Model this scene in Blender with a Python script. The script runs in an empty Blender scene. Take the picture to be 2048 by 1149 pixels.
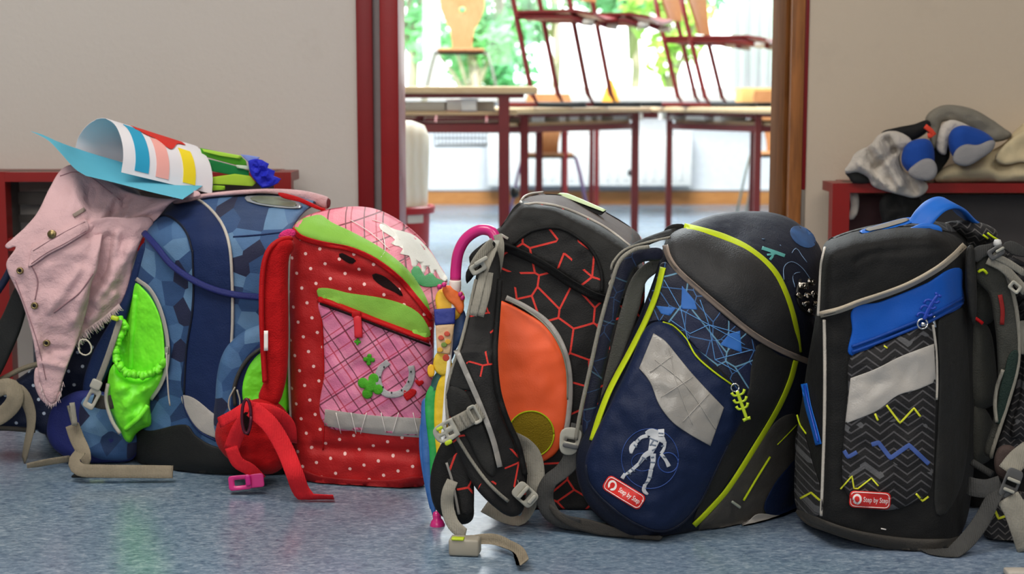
import bpy, bmesh, math, random
import numpy as np
from mathutils import Vector, Matrix, noise
from mathutils.bvhtree import BVHTree
from mathutils.geometry import delaunay_2d_cdt
random.seed(7)
SC = bpy.context.scene
C = SC.collection
PI = math.pi
# ------------------------------------------------------------------ camera, world, lights, exposure
F = 3000.0
CX, CY = 1024.0, 574.5
EYE = Vector((0.0, -2.2, 0.578))
PITCH = math.atan((CY - 200.0) / F)
cam_d = bpy.data.cameras.new('camera'); cam = bpy.data.objects.new('camera', cam_d); C.objects.link(cam)
cam.location = EYE; cam.rotation_euler = (PI/2 - PITCH, 0, 0)
cam_d.sensor_width = 36.0; cam_d.lens = F/2048*36.0; cam_d.clip_start = .05; cam_d.clip_end = 200
cam_d.dof.use_dof = True; cam_d.dof.focus_distance = 2.05; cam_d.dof.aperture_fstop = 6.3
SC.camera = cam
SC.view_settings.view_transform = 'Standard'; SC.view_settings.look = 'None'
SC.view_settings.gamma = 1.0; SC.view_settings.use_curve_mapping = False
SC.view_settings.exposure = 0.0
SC.cycles.use_denoising = True
SC.cycles.max_bounces = 8; SC.cycles.diffuse_bounces = 4; SC.cycles.glossy_bounces = 3
SC.cycles.sample_clamp_indirect = 6.0; SC.cycles.caustics_reflective = False; SC.cycles.caustics_refractive = False
wd = bpy.data.worlds.new('sky'); SC.world = wd; wd.use_nodes = True
bg = wd.node_tree.nodes['Background']; bg.inputs[0].default_value = (.93, .97, 1.0, 1); bg.inputs[1].default_value = 5.0

def area(name, loc, rot, sx, sy, power, color=(1, 1, 1), portal=False, spread=None):
    l = bpy.data.lights.new(name, 'AREA'); l.shape = 'RECTANGLE'; l.size = sx; l.size_y = sy
    l.energy = power; l.color = color
    if portal: l.cycles.is_portal = True
    if spread: l.spread = spread
    o = bpy.data.objects.new(name, l); C.objects.link(o); o.location = loc; o.rotation_euler = rot
    return o
area('hall_ceiling_light', (-.9, -1.1, 2.55), (0, 0, 0), 1.2, 1.2, 48, (1, .95, .88))
area('hall_ceiling_light', (1.1, -1.9, 2.55), (0, 0, 0), 1.2, 1.2, 31, (1, .95, .88))
area('hall_front_light', (-.7, -3.9, 1.7), (math.radians(82), 0, 0), 2.6, 1.4, 40, (1, .98, .95))  # unseen soft front light behind the camera; the rear wall has no window
area('classroom_ceiling_light', (0, 3.6, 2.75), (0, 0, 0), 2.5, 2.5, 320, (.9, .97, 1))
area('classroom_window_portal', (0, 6.35, 1.6), (math.radians(-90), 0, 0), 4.4, 2.2, 1, portal=True)
sun_d = bpy.data.lights.new('sun', 'SUN'); sun_d.energy = 9.0; sun_d.angle = math.radians(3); sun_d.color = (1, .97, .9)
sun = bpy.data.objects.new('sun', sun_d); C.objects.link(sun); sun.rotation_euler = (math.radians(38), math.radians(-25), 0)

# ------------------------------------------------------------------ projection helpers
_ct, _st = math.cos(PITCH), math.sin(PITCH)
def ray(px, py):
    """direction through a picture point, scaled so that y == 1"""
    x = (px-CX)/F; u = -(py-CY)/F
    d = Vector((x, _ct + u*_st, -_st + u*_ct))
    return d/d.y
def W(px, py, Y):
    return EYE + ray(px, py)*(Y-EYE.y)
def WZ(px, py, z=0.0):
    d = ray(px, py); return EYE + d*((z-EYE.z)/d.z)
def XY(px, py, Y): 
    return W(px, py, Y).x
def PXM(Y):            # metres per picture pixel at depth Y
    return (Y-EYE.y)/F

# ------------------------------------------------------------------ object helpers
ORG = {}
def thing(name, label, cat, loc, group=None):
    o = bpy.data.objects.new(name, None); C.objects.link(o); o.location = loc
    o.empty_display_size = .05
    o['label'] = label; o['category'] = cat
    if group: o['group'] = group
    ORG[o.name] = Vector(loc)
    return o
def tag(o, label, cat, group=None):
    o['label'] = label; o['category'] = cat
    if group: o['group'] = group
    return o
def link(name, verts, faces, mat, parent=None, smooth=True, sharp=None, uv=None, label=None, fm=None, fix=True):
    vs = [Vector(v) for v in verts]
    if parent is None:
        xs = [v.x for v in vs]; ys = [v.y for v in vs]; zs = [v.z for v in vs]
        org = Vector(((min(xs)+max(xs))/2, (min(ys)+max(ys))/2, min(zs)))
    else:
        org = ORG[parent.name]
    me = bpy.data.meshes.new(name)
    me.from_pydata([tuple(v-org) for v in vs], [], faces)
    if uv is not None:
        ul = me.uv_layers.new(name='UVMap')
        li = np.zeros(len(me.loops), dtype=np.int32); me.loops.foreach_get('vertex_index', li)
        ua = np.array(uv, dtype=np.float32)[li]; ul.data.foreach_set('uv', ua.ravel())
    if fix:
        bm = bmesh.new(); bm.from_mesh(me); bmesh.ops.recalc_face_normals(bm, faces=bm.faces[:]); bm.to_mesh(me); bm.free()
    mats = mat if isinstance(mat, (list, tuple)) else [mat]
    for m in mats: me.materials.append(m)
    if fm is not None:
        me.polygons.foreach_set('material_index', fm)
    if smooth: me.polygons.foreach_set('use_smooth', [True]*len(me.polygons))
    if sharp: me.set_sharp_from_angle(angle=math.radians(sharp))
    o = bpy.data.objects.new(name, me); C.objects.link(o)
    if parent is None: o.location = org
    else: o.parent = parent
    ORG[o.name] = org
    if label: o['label'] = label
    return o
def struct(o, kind='structure'):
    o['kind'] = kind; return o

class MB:
    """collects simple shapes, then links them as one mesh"""
    def __init__(s): s.v = []; s.f = []
    def add(s, vs, fs):
        n = len(s.v); s.v += [Vector(v) for v in vs]; s.f += [tuple(i+n for i in f) for f in fs]; return s
    def box(s, c, h, rot=None, bev=0):
        """centre, half sizes, optional 3x3 rotation, bevelled"""
        bm = bmesh.new(); bmesh.ops.create_cube(bm, size=2)
        for v in bm.verts: v.co = Vector((v.co.x*h[0], v.co.y*h[1], v.co.z*h[2]))
        if bev: bmesh.ops.bevel(bm, geom=bm.edges[:]+bm.verts[:], offset=bev, segments=2, profile=.5, affect='EDGES')
        R = rot if rot is not None else Matrix.Identity(3)
        bm.verts.index_update()
        vs = [R @ v.co + Vector(c) for v in bm.verts]; fs = [[v.index for v in f.verts] for f in bm.faces]
        bm.free(); return s.add(vs, fs)
    def box2(s, a, b, bev=0):
        a = Vector(a); b = Vector(b); return s.box((a+b)/2, [abs(x)/2 for x in (b-a)], None, bev)
    def tube(s, pts, r, n=8, cap=True):
        vs, fs = sweep(pts, circle(r if not isinstance(r, (list, tuple)) else 1, n), rs=r if isinstance(r, (list, tuple)) else None, cap=cap)
        return s.add(vs, fs)
    def lathe(s, c, prof, n=24, axis=None, a0=0, a1=2*PI):
        """profile [(r, h)...] about +z (or axis) through c"""
        R = Matrix.Identity(3) if axis is None else Vector((0, 0, 1)).rotation_difference(Vector(axis)).to_matrix()
        full = abs(a1-a0-2*PI) < 1e-6; m = n if full else n+1
        vs = []; fs = []
        for (r, h) in prof:
            for k in range(m):
                a = a0+(a1-a0)*k/n; vs.append(R @ Vector((r*math.cos(a), r*math.sin(a), h)) + Vector(c))
        for i in range(len(prof)-1):
            for k in range(n):
                k2 = (k+1) % m
                fs.append((i*m+k, i*m+k2, (i+1)*m+k2, (i+1)*m+k))
        return s.add(vs, fs)
    def build(s, name, mat, parent=None, **k): return link(name, s.v, s.f, mat, parent, **k)

def circle(r, n=8): return [(r*math.cos(2*PI*k/n), r*math.sin(2*PI*k/n)) for k in range(n)]
def flat(w, th, n=2):
    """rounded flat strap profile, width w, thickness th"""
    a, b = w/2, th/2; c = min(b*.9, a*.4)
    return [(-a, -b+c), (-a+c, -b), (-a*.33, -b), (a*.33, -b), (a-c, -b), (a, -b+c), (a, b-c), (a-c, b), (a*.33, b), (-a*.33, b), (-a+c, b), (-a, b-c)]
def sweep(pts, prof, rs=None, side=None, roll=None, cap=True, ws=None):
    """sweep a 2D profile along pts. side: list/one vector for profile x; otherwise a minimal-twist frame"""
    pts = [Vector(p) for p in pts]; n = len(pts); m = len(prof)
    T = []
    for i in range(n):
        t = (pts[min(i+1, n-1)]-pts[max(i-1, 0)])
        T.append(t.normalized() if t.length > 1e-9 else Vector((0, 0, 1)))
    S = []
    if side is None:
        u = T[0].orthogonal().normalized(); S.append(u)
        for i in range(1, n):
            u = (S[-1]-T[i]*S[-1].dot(T[i])); u = u.normalized() if u.length > 1e-6 else S[-1]; S.append(u)
    else:
        for i in range(n):
            u = side[i] if isinstance(side, list) else side
            u = (u-T[i]*u.dot(T[i])); S.append(u.normalized() if u.length > 1e-6 else T[i].orthogonal().normalized())
    vs = []; fs = []
    for i in range(n):
        B = T[i].cross(S[i]); a = roll[i] if roll else 0
        u = S[i]*math.cos(a)+B*math.sin(a); w = B*math.cos(a)-S[i]*math.sin(a)
        k = rs[i] if rs else 1; kw = ws[i] if ws else 1
        for (x, y) in prof: vs.append(pts[i]+u*x*k*kw+w*y*k)
    for i in range(n-1):
        for k in range(m):
            fs.append((i*m+k, i*m+(k+1) % m, (i+1)*m+(k+1) % m, (i+1)*m+k))
    if cap: fs.append(tuple(range(m-1, -1, -1))); fs.append(tuple((n-1)*m+k for k in range(m)))
    return vs, fs
def spline(pts, closed=False, step=8.0):
    """pass through pts; an extra last item 'c' makes a sharp corner. works in 2D or 3D (numbers)"""
    P = []; cor = []
    for p in pts:
        p = tuple(p)
        if p[-1] == 'c': cor.append(True); p = p[:-1]
        else: cor.append(False)
        P.append(np.array(p, dtype=float))
    n = len(P); out = []
    segs = n if closed else n-1
    for i in range(segs):
        a, b = P[i], P[(i+1) % n]; L = np.linalg.norm((b-a)[:2]) if step > 1 else np.linalg.norm(b-a)
        if np.linalg.norm(b-a) < 1e-9: continue
        def tan(j, inc):
            if cor[j] or (not closed and (j == 0 or j == n-1)): t = b-a
            else: t = P[(j+1) % n]-P[(j-1) % n]
            l = np.linalg.norm(t); return t/l*np.linalg.norm(b-a) if l > 1e-9 else b-a
        ta, tb = tan(i, 0), tan((i+1) % n, 1)
        k = max(1, int(round(L/step)))
        for s in range(k):
            u = s/k; u2 = u*u; u3 = u2*u
            out.append((2*u3-3*u2+1)*a+(u3-2*u2+u)*ta+(-2*u3+3*u2)*b+(u3-u2)*tb)
    if not closed: out.append(P[-1])
    return out
def poly(pts): return [tuple(p[:2])+('c',) for p in pts]

def in_poly(x, y, P):
    """vectorised point in polygon"""
    c = np.zeros(x.shape, bool); n = len(P); j = n-1
    for i in range(n):
        xi, yi = P[i]; xj, yj = P[j]
        if yi != yj:
            c ^= ((yi > y) != (yj > y)) & (x < (xj-xi)*(y-yi)/(yj-yi)+xi)
        j = i
    return c
def dist_poly(x, y, P, closed=True):
    d = np.full(x.shape, 1e9); n = len(P)
    for i in range(n if closed else n-1):
        ax, ay = P[i]; bx, by = P[(i+1) % n]; dx, dy = bx-ax, by-ay; L = dx*dx+dy*dy
        if L < 1e-9: continue
        t = np.clip(((x-ax)*dx+(y-ay)*dy)/L, 0, 1)
        d = np.minimum(d, np.hypot(x-ax-t*dx, y-ay-t*dy))
    return d
def tps(ctrl, reg=.5):
    """smooth depth surface through control points [(px, py, Y)...]"""
    c = np.array(ctrl, float); n = len(c)
    if n < 3:
        m = c[:, 2].mean(); return lambda x, y: m
    s = 300.0; X = c[:, :2]/s
    r2 = ((X[:, None]-X[None])**2).sum(-1)
    K = np.where(r2 > 0, r2*np.log(np.maximum(r2, 1e-12)), 0)+np.eye(n)*reg*.01
    Pm = np.hstack([np.ones((n, 1)), X]); A = np.zeros((n+3, n+3)); A[:n, :n] = K; A[:n, n:] = Pm; A[n:, :n] = Pm.T
    b = np.zeros(n+3); b[:n] = c[:, 2]; sol = np.linalg.lstsq(A, b, rcond=None)[0]
    def g(x, y):
        q = ((X-np.array([x/s, y/s]))**2).sum(-1); k = np.where(q > 0, q*np.log(np.maximum(q, 1e-12)), 0)
        return float(k @ sol[:n]+sol[n]+sol[n+1]*x/s+sol[n+2]*y/s)
    return g
BODY = {}
class OnBody:
    """depth of the nearest of some built surfaces under a picture point"""
    def __init__(s, *names): s.t = [BODY[n] for n in names]; s.cache = {}
    def raw(s, x, y):
        d = ray(x, y).normalized(); best = None
        for t in s.t:
            h = t.ray_cast(EYE, d)
            if h[0] is not None and (best is None or h[3] < best[1]): best = (h[0].y, h[3])
        return None if best is None else best[0]
    def __call__(s, x, y):
        k = (round(x, 1), round(y, 1))
        if k in s.cache: return s.cache[k]
        v = s.raw(x, y); R = 3.0
        while v is None and R < 160:
            c = []
            for q in range(12):
                w = s.raw(x+R*math.cos(q*PI/6), y+R*math.sin(q*PI/6))
                if w is not None: c.append(w)
            if c: v = sum(c)/len(c)
            R *= 1.35
        if v is None: v = .0
        s.cache[k] = v
        return v
def nz(x, y, sc, seed=0.0):
    return noise.noise(Vector((x*sc, y*sc, seed)))
def solid(name, outline, depth, mat, parent=None, D=None, r=.004, step=8, lift=0.0, bulge=0.0, bw=.03,
          wob=None, holes=(), back=None, register=None, label=None, sharp=None, zmin=.002, sm=True, fold=None, uvf=None, soft=False, taper=1.0):
    """a cushion-like solid whose outline is a picture-plane polygon standing at real depth.
    depth: function (px,py)->Y or list of control points. D: thickness backwards (None: a panel that closes just
    behind the surface it lies on). r: edge rounding, lift: stands proud by, bulge: crown height over width bw"""
    g = depth if callable(depth) else tps(depth)
    B = spline(outline if sm else poly(outline), True, step)
    B = [tuple(p[:2]) for p in B]
    H = [[tuple(q[:2]) for q in spline(h, True, step)] for h in holes]
    ym = g(*np.mean(np.array(B), axis=0)); mpp = PXM(ym)
    xs = [p[0] for p in B]; ys = [p[1] for p in B]
    gx, gy = [], []
    h = step*.87; j = 0; y = min(ys)
    while y < max(ys):
        x = min(xs)+(step/2 if j % 2 else 0)
        while x < max(xs): gx.append(x); gy.append(y); x += step
        y += h; j += 1
    gx = np.array(gx); gy = np.array(gy)
    if len(gx):
        ok = in_poly(gx, gy, B); d = dist_poly(gx, gy, B)
        rp = r/mpp
        ok &= d > max(step*.55, min(rp+step*.4, step*2))
        for q in H: ok &= ~in_poly(gx, gy, q); ok &= dist_poly(gx, gy, q) > step*.5
        gx, gy = gx[ok], gy[ok]
    pts = list(B); edges = [(i, (i+1) % len(B)) for i in range(len(B))]
    for q in H:
        n0 = len(pts); pts += q; edges += [(n0+i, n0+(i+1) % len(q)) for i in range(len(q))]
    # inset rings for the rounded edge
    rp = r/mpp; Bn = np.array(B); N = len(B)
    tn = np.roll(Bn, -1, 0)-np.roll(Bn, 1, 0); ln = np.hypot(tn[:, 0], tn[:, 1])+1e-9
    nrm = np.stack([-tn[:, 1]/ln, tn[:, 0]/ln], 1)
    area2 = sum(B[i][0]*B[(i+1) % N][1]-B[(i+1) % N][0]*B[i][1] for i in range(N))
    if area2 < 0: nrm = -nrm
    for fr in ((.12, .4, 1.0) if rp > 2.0 else (.35, 1.0)):
        q = Bn+nrm*rp*fr
        okr = in_poly(q[:, 0], q[:, 1], B) & (dist_poly(q[:, 0], q[:, 1], B) > rp*fr*.85)
        for h_ in H: okr &= ~in_poly(q[:, 0], q[:, 1], h_)
        last = None
        for k in range(N):
            if okr[k]:
                p = (float(q[k][0]), float(q[k][1]))
                if last is None or math.hypot(p[0]-last[0], p[1]-last[1]) > step*.45: pts.append(p); last = p
    pts += [(float(a), float(b)) for a, b in zip(gx, gy)]
    res = delaunay_2d_cdt([Vector(p) for p in pts], edges, [], 1, 1e-5)
    V2 = res[0]; F2 = [f for f in res[2]]
    if H:
        cx = np.array([sum(V2[i].x for i in f)/len(f) for f in F2]); cy = np.array([sum(V2[i].y for i in f)/len(f) for f in F2])
        bad = np.zeros(len(F2), bool)
        for q in H: bad |= in_poly(cx, cy, q)
        F2 = [f for f, b in zip(F2, bad) if not b]
    x = np.array([v.x for v in V2]); y = np.array([v.y for v in V2])
    dd = dist_poly(x, y, B)
    for q in H: dd = np.minimum(dd, dist_poly(x, y, q))
    Yf = []; G = []
    for i in range(len(V2)):
        G.append(g(x[i], y[i]))
    for i in range(len(V2)):
        dm = dd[i]*mpp; off = 0.0
        if dm < r: t = 1-dm/r; off = r*(1-math.sqrt(max(0, 1-t*t)))
        if bulge: u = min(1, dm/bw); off -= bulge*math.sin(u*PI/2)
        if wob:
            a = wob[0]*min(1, dm/.02)
            off += a*(nz(x[i], y[i], 1/wob[1], wob[2] if len(wob) > 2 else 0)+.5*nz(x[i], y[i], 2.3/wob[1], 5))
        if fold: off += fold(x[i], y[i])
        Yf.append(G[i]-lift+off)
    def P(i, Y):
        p = W(x[i], y[i], Y); p.z = max(p.z, zmin); return p
    verts = [P(i, Yf[i]) for i in range(len(V2))]
    uv = [(v.x, v.z) for v in verts] if uvf is None else [uvf(x[i], y[i]) for i in range(len(V2))]
    faces = [tuple(f) for f in F2]
    cnt = {}
    for f in F2:
        for a, b in zip(f, list(f[1:])+[f[0]]):
            cnt[(a, b)] = 1
    bed = [e for e in cnt if (e[1], e[0]) not in cnt]
    bset = sorted({i for e in bed for i in e})
    cxm, cym = np.mean(x), np.mean(y)
    def bring(fr, yb):
        m = {}
        for i in bset:
            m[i] = len(verts)
            Y = Yf[i]+(yb(i)-Yf[i])*fr
            s = 1+(taper-1)*fr
            p = W(cxm+(x[i]-cxm)*s, cym+(y[i]-cym)*s, Y); p.z = max(p.z, zmin); verts.append(p)
            uv.append((uv[i][0]+(Y-Yf[i]), uv[i][1]))
        return m
    if D is None: yb = lambda i: G[i]+.004
    elif back is not None: yb = lambda i: (back(x[i], y[i]) if callable(back) else back)
    else: yb = lambda i: G[i]+D
    prev = {i: i for i in bset}
    for fr in ((1.0,) if D is None else (.34, .67, 1.0) if (D > .03) else (1.0,)):
        cur = bring(fr, yb)
        for a, b in bed: faces.append((prev[b], prev[a], cur[a], cur[b]))
        prev = cur
    if D is not None:
        m = dict(prev)
        for i in range(len(V2)):
            if i not in m:
                m[i] = len(verts); s = taper
                Y = yb(i)+(min(.02, D*.15)*min(1, dd[i]*mpp/.04) if D > .03 else 0)
                p = W(cxm+(x[i]-cxm)*s, cym+(y[i]-cym)*s, Y); p.z = max(p.z, zmin); verts.append(p); uv.append(uv[i])
        for f in F2: faces.append(tuple(m[i] for i in reversed(f)))
    if register:
        BODY[register] = BVHTree.FromPolygons([tuple(v) for v in verts], faces)
    return link(name, verts, faces, mat, parent, uv=uv, label=label, sharp=sharp, fix=False)
def band_outline(path, w, step=8):
    """outline polygon of a band along a picture path; w: width px or list per path point"""
    if not isinstance(w, (list, tuple)): w = [w]*len(path)
    P = spline([tuple(p[:2])+(wi,)+(('c',) if p[-1] == 'c' else ()) for p, wi in zip(path, w)], False, step)
    L, R = [], []
    for i, p in enumerate(P):
        a = P[max(0, i-1)]; b = P[min(len(P)-1, i+1)]; t = (b-a)[:2]; t = t/(np.linalg.norm(t)+1e-9); n = np.array([-t[1], t[0]])
        L.append(tuple(p[:2]+n*p[2]/2)); R.append(tuple(p[:2]-n*p[2]/2))
    return L+R[::-1]
def band(name, path, w, depth, mat, parent=None, **k):
    k.setdefault('step', 6)
    o = band_outline(path, w, k['step'])
    return solid(name, o, depth, mat, parent, sm=False, **k)
def path3(path, g=None, off=0, step=6):
    """picture path (px,py[,Y]) to 3D points"""
    P = spline(path, False, step); out = []
    Y = [(g(p[0], p[1]) if g else p[2])-off for p in P]
    if g and len(Y) > 4:
        for _ in range(2): Y = [Y[0]]+[(Y[i-1]+Y[i]+Y[i+1])/3 for i in range(1, len(Y)-1)]+[Y[-1]]
    return [W(p[0], p[1], y) for p, y in zip(P, Y)]
def cord(name, path, r, mat, parent=None, g=None, off=0, n=8, step=6, zmin=None, **k):
    pts = path3(path, g, off, step)
    if zmin is not None:
        for p in pts: p.z = max(p.z, zmin)
    vs, fs = sweep(pts, circle(r, n)); return link(name, vs, fs, mat, parent, **k)
def strap(name, path, w, th, mat, parent=None, roll=0, step=8, side=None, zmin=None, ws=None, **k):
    """a webbing strap in space: path of (px,py,Y); it faces the camera, turned by roll (degrees, or list per path point)"""
    m = len(path)
    rl = roll if isinstance(roll, (list, tuple)) else [roll]*m
    wl = ws if ws else [1]*m
    aug = [tuple(p[:3])+(a/40.0, w_)+(('c',) if p[-1] == 'c' else ()) for p, a, w_ in zip(path, rl, wl)]
    P = spline(aug, False, step); pts = [W(p[0], p[1], p[2]) for p in P]
    if zmin is not None:
        for p in pts: p.z = max(p.z, zmin)
    S = []
    for i, p in enumerate(pts):
        t = (pts[min(i+1, len(pts)-1)]-pts[max(i-1, 0)]).normalized(); v = (p-EYE).normalized()
        s = t.cross(v); S.append(s if side is None else Vector(side))
    vs, fs = sweep(pts, flat(w, th), side=S, roll=[math.radians(p[3]*40) for p in P], ws=[float(p[4]) for p in P])
    if zmin is not None:
        for v in vs: v.z = max(v.z, zmin-th/2)
    return link(name, vs, fs, mat, parent, **k)
def plate(name, cx, cy, ang, shape, Y, th, mat, parent=None, holes=(), r=.0012, **k):
    """small moulded piece: shape in px around (cx,cy), turned by ang degrees, at depth Y (number or function)"""
    a = math.radians(ang); ca, sa = math.cos(a), math.sin(a)
    T = lambda q: tuple([cx+q[0]*ca-q[1]*sa, cy+q[0]*sa+q[1]*ca])+tuple(q[2:])
    g = Y if callable(Y) else (lambda x, y: Y)
    k.setdefault('step', 4)
    return solid(name, [T(q) for q in shape], g, mat, parent, D=th, r=r, holes=[[T(q) for q in h] for h in holes], **k)
def rrect(w, h, c=3):
    """rounded rectangle outline in px"""
    a, b = w/2, h/2; o = []
    for (sx, sy, t0) in ((1, 1, 0), (-1, 1, 90), (-1, -1, 180), (1, -1, 270)):
        for t in (0, 30, 60, 90):
            u = math.radians(t0+t); o.append((sx*(a-c)+c*math.cos(u), sy*(b-c)+c*math.sin(u), 'c'))
    return o
def text_on(name, s, cx, cy, ang, size, g, mat, parent, off=.001, th=.0006, sx=1.0, label=None):
    """lettering laid on a surface; size = cap height in px"""
    cu = bpy.data.curves.new('lettering', 'FONT'); cu.body = s; cu.size = size/.7; cu.align_x = 'CENTER'; cu.align_y = 'CENTER'
    cu.resolution_u = 3; cu.offset = size*.012
    to = bpy.data.objects.new('lettering', cu); C.objects.link(to)
    me = to.to_mesh(); vs = [v.co.copy() for v in me.vertices]; fs = [tuple(p.vertices) for p in me.polygons]
    to.to_mesh_clear(); bpy.data.objects.remove(to); bpy.data.curves.remove(cu)
    a = math.radians(ang); ca, sa = math.cos(a), math.sin(a); out = []
    for v in vs:
        x, y = v.x*sx, -v.y; X, Y_ = cx+x*ca-y*sa, cy+x*sa+y*ca
        out.append(W(X, Y_, g(X, Y_)-off))
    return link(name, out, fs, mat, parent, smooth=False, label=label, fix=False)

# ------------------------------------------------------------------ materials
def lin(h):
    if isinstance(h, (tuple, list)): return tuple(h[:3])+(1,)
    h = h.lstrip('#'); c = [int(h[i:i+2], 16)/255 for i in (0, 2, 4)]
    return tuple(x/12.92 if x <= .04045 else ((x+.055)/1.055)**2.4 for x in c)+(1,)
class NT:
    def __init__(s, name, rough=.6, spec=.5, metal=0):
        s.m = bpy.data.materials.new(name); s.m.use_nodes = True; s.t = s.m.node_tree; s.b = s.t.nodes['Principled BSDF']
        s.b.inputs['Roughness'].default_value = rough; s.b.inputs['Metallic'].default_value = metal
        s.b.inputs['Specular IOR Level'].default_value = spec
        s.tc = None
    def n(s, t, **k):
        q = s.t.nodes.new('ShaderNode'+t)
        for a, b in k.items(): setattr(q, a, b)
        return q
    def l(s, a, b): s.t.links.new(a, b)
    def co(s, kind='Object'):
        if s.tc is None: s.tc = s.n('TexCoord')
        return s.tc.outputs[kind]
    def val(s, q, k, v): 
        if hasattr(v, 'is_linked') or hasattr(v, 'links'): s.l(v, q.inputs[k])
        else: q.inputs[k].default_value = v
    def math(s, op, a, b=0.0, c=None, clamp=False):
        q = s.n('Math', operation=op, use_clamp=clamp); s.val(q, 0, a); s.val(q, 1, b)
        if c is not None: s.val(q, 2, c)
        return q.outputs[0]
    def mix(s, f, a, b):
        q = s.n('Mix', data_type='RGBA'); s.val(q, 'Factor', f)
        for k, v in ((6, a), (7, b)):
            if isinstance(v, (str, tuple, list)): q.inputs[k].default_value = lin(v)
            else: s.l(v, q.inputs[k])
        return q.outputs[2]
    def noise(s, sc, det=2, co='Object', rough=.5, dim='3D'):
        q = s.n('TexNoise'); s.l(s.co(co), q.inputs['Vector']); q.inputs['Scale'].default_value = sc; q.inputs['Detail'].default_value = det
        q.inputs['Roughness'].default_value = rough; return q.outputs[0]
    def ramp(s, f, stops, const=False):
        q = s.n('ValToRGB'); s.l(f, q.inputs[0]); e = q.color_ramp.elements
        if const: q.color_ramp.interpolation = 'CONSTANT'
        while len(e) < len(stops): e.new(.5)
        for x, (p, c) in zip(e, stops): x.position = p; x.color = lin(c)
        return q.outputs[0]
    def base(s, c):
        if isinstance(c, (str, tuple, list)): s.b.inputs['Base Color'].default_value = lin(c)
        else: s.l(c, s.b.inputs['Base Color'])
    def bump(s, parts):
        """parts: [(height socket, distance)...] chained"""
        prev = None
        for h, d in parts:
            q = s.n('Bump'); q.inputs['Strength'].default_value = 1; q.inputs['Distance'].default_value = d; s.l(h, q.inputs['Height'])
            if prev is not None: s.l(prev, q.inputs['Normal'])
            prev = q.outputs[0]
        s.l(prev, s.b.inputs['Normal'])
    def cloth(s, grain=.0006, wr=.006, sheen=.15, wsc=14):
        parts = []
        if wr: parts.append((s.noise(wsc, 3), wr))
        if grain: parts.append((s.noise(520, 1), grain))
        if parts: s.bump(parts)
        s.b.inputs['Sheen Weight'].default_value = min(sheen, .12)*.5; s.b.inputs['Sheen Roughness'].default_value = .4
def vary(t, c, amt=.12, sc=9):
    """a colour with slight unevenness of dye and dust"""
    f = t.noise(sc, 3); r, g_, b, _ = lin(c)
    q = t.n('HueSaturation'); q.inputs['Color'].default_value = (r, g_, b, 1)
    m = t.n('MapRange'); t.l(f, m.inputs[0]); m.inputs[1].default_value = .3; m.inputs[2].default_value = .7
    m.inputs[3].default_value = 1-amt; m.inputs[4].default_value = 1+amt; t.l(m.outputs[0], q.inputs['Value'])
    return q.outputs[0]
MC = {}
def fabric(name, c, rough=.75, grain=.0006, wr=.004, sheen=.04, amt=.1, spec=.22, wsc=14):
    if name in MC: return MC[name]
    t = NT(name, rough, spec); t.base(vary(t, c, amt)); t.cloth(grain, wr, sheen, wsc); MC[name] = t.m; return t.m
def plain(name, c, rough=.4, metal=0, spec=.5, amt=.04, coat=0, bump=0):
    if name in MC: return MC[name]
    t = NT(name, rough, spec, metal); t.base(vary(t, c, amt, 30)); t.b.inputs['Coat Weight'].default_value = coat
    if bump: t.bump([(t.noise(180, 2), bump)])
    MC[name] = t.m; return t.m
def webbing(name, c):
    if name in MC: return MC[name]
    t = NT(name, .8, .3); t.base(vary(t, c, .12, 40))
    w = t.n('TexWave'); t.l(t.co(), w.inputs['Vector']); w.inputs['Scale'].default_value = 130; w.inputs['Distortion'].default_value = 1.5
    t.bump([(w.outputs['Fac'], .0003), (t.noise(420, 1), .0006)]); MC[name] = t.m; return t.m
# ------------------------------------------------------------------ the room: hall, doorway, classroom
def mat_floor():
    t = NT('blue_linoleum', .25, .5)
    def st(scale, rot, sc, det, dist):
        mp = t.n('Mapping'); t.l(t.co(), mp.inputs[0]); mp.inputs['Scale'].default_value = scale; mp.inputs['Rotation'].default_value = (0, 0, rot)
        q = t.n('TexNoise'); t.l(mp.outputs[0], q.inputs[0]); q.inputs['Scale'].default_value = sc; q.inputs['Detail'].default_value = det; q.inputs['Roughness'].default_value = .68; q.inputs['Distortion'].default_value = dist
        return q.outputs[0]
    a = t.ramp(st((11, 20, 9), .35, 3.2, 8, 1.0), [(.32, '#46586f'), (.44, '#5f758b'), (.55, '#788da0'), (.66, '#9fb0be')])
    b = t.ramp(st((30, 52, 30), -.5, 3.0, 5, .6), [(.34, '#3f5068'), (.5, '#72879b'), (.66, '#b3c0ca')])
    c = t.mix(.5, a, b)
    c2 = t.mix(t.ramp(t.noise(3.1, 4), [(.45, (0, 0, 0)), (.7, (.4, .4, .4))]), c, '#54697f')
    pu = t.noise(2.1, 2); c3 = t.mix(t.ramp(pu, [(.5, (0, 0, 0)), (.75, (.3, .3, .3))]), c2, '#7f7ba0')
    t.base(c3)
    r = t.n('MapRange'); t.l(t.noise(7, 5), r.inputs[0]); r.inputs[3].default_value = .15; r.inputs[4].default_value = .33; t.l(r.outputs[0], t.b.inputs['Roughness'])
    t.bump([(t.noise(60, 3), .0002)])
    return t.m
def mat_wall(name, c):
    t = NT(name, .8, .3)
    a = vary(t, c, .03, 1.3)
    s = t.noise(3.2, 5, rough=.7); t.base(t.mix(t.ramp(s, [(.62, (0, 0, 0)), (.8, (.25, .25, .25))]), a, '#9a8d80'))
    t.bump([(t.noise(90, 4), .0006)]); return t.m
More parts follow.
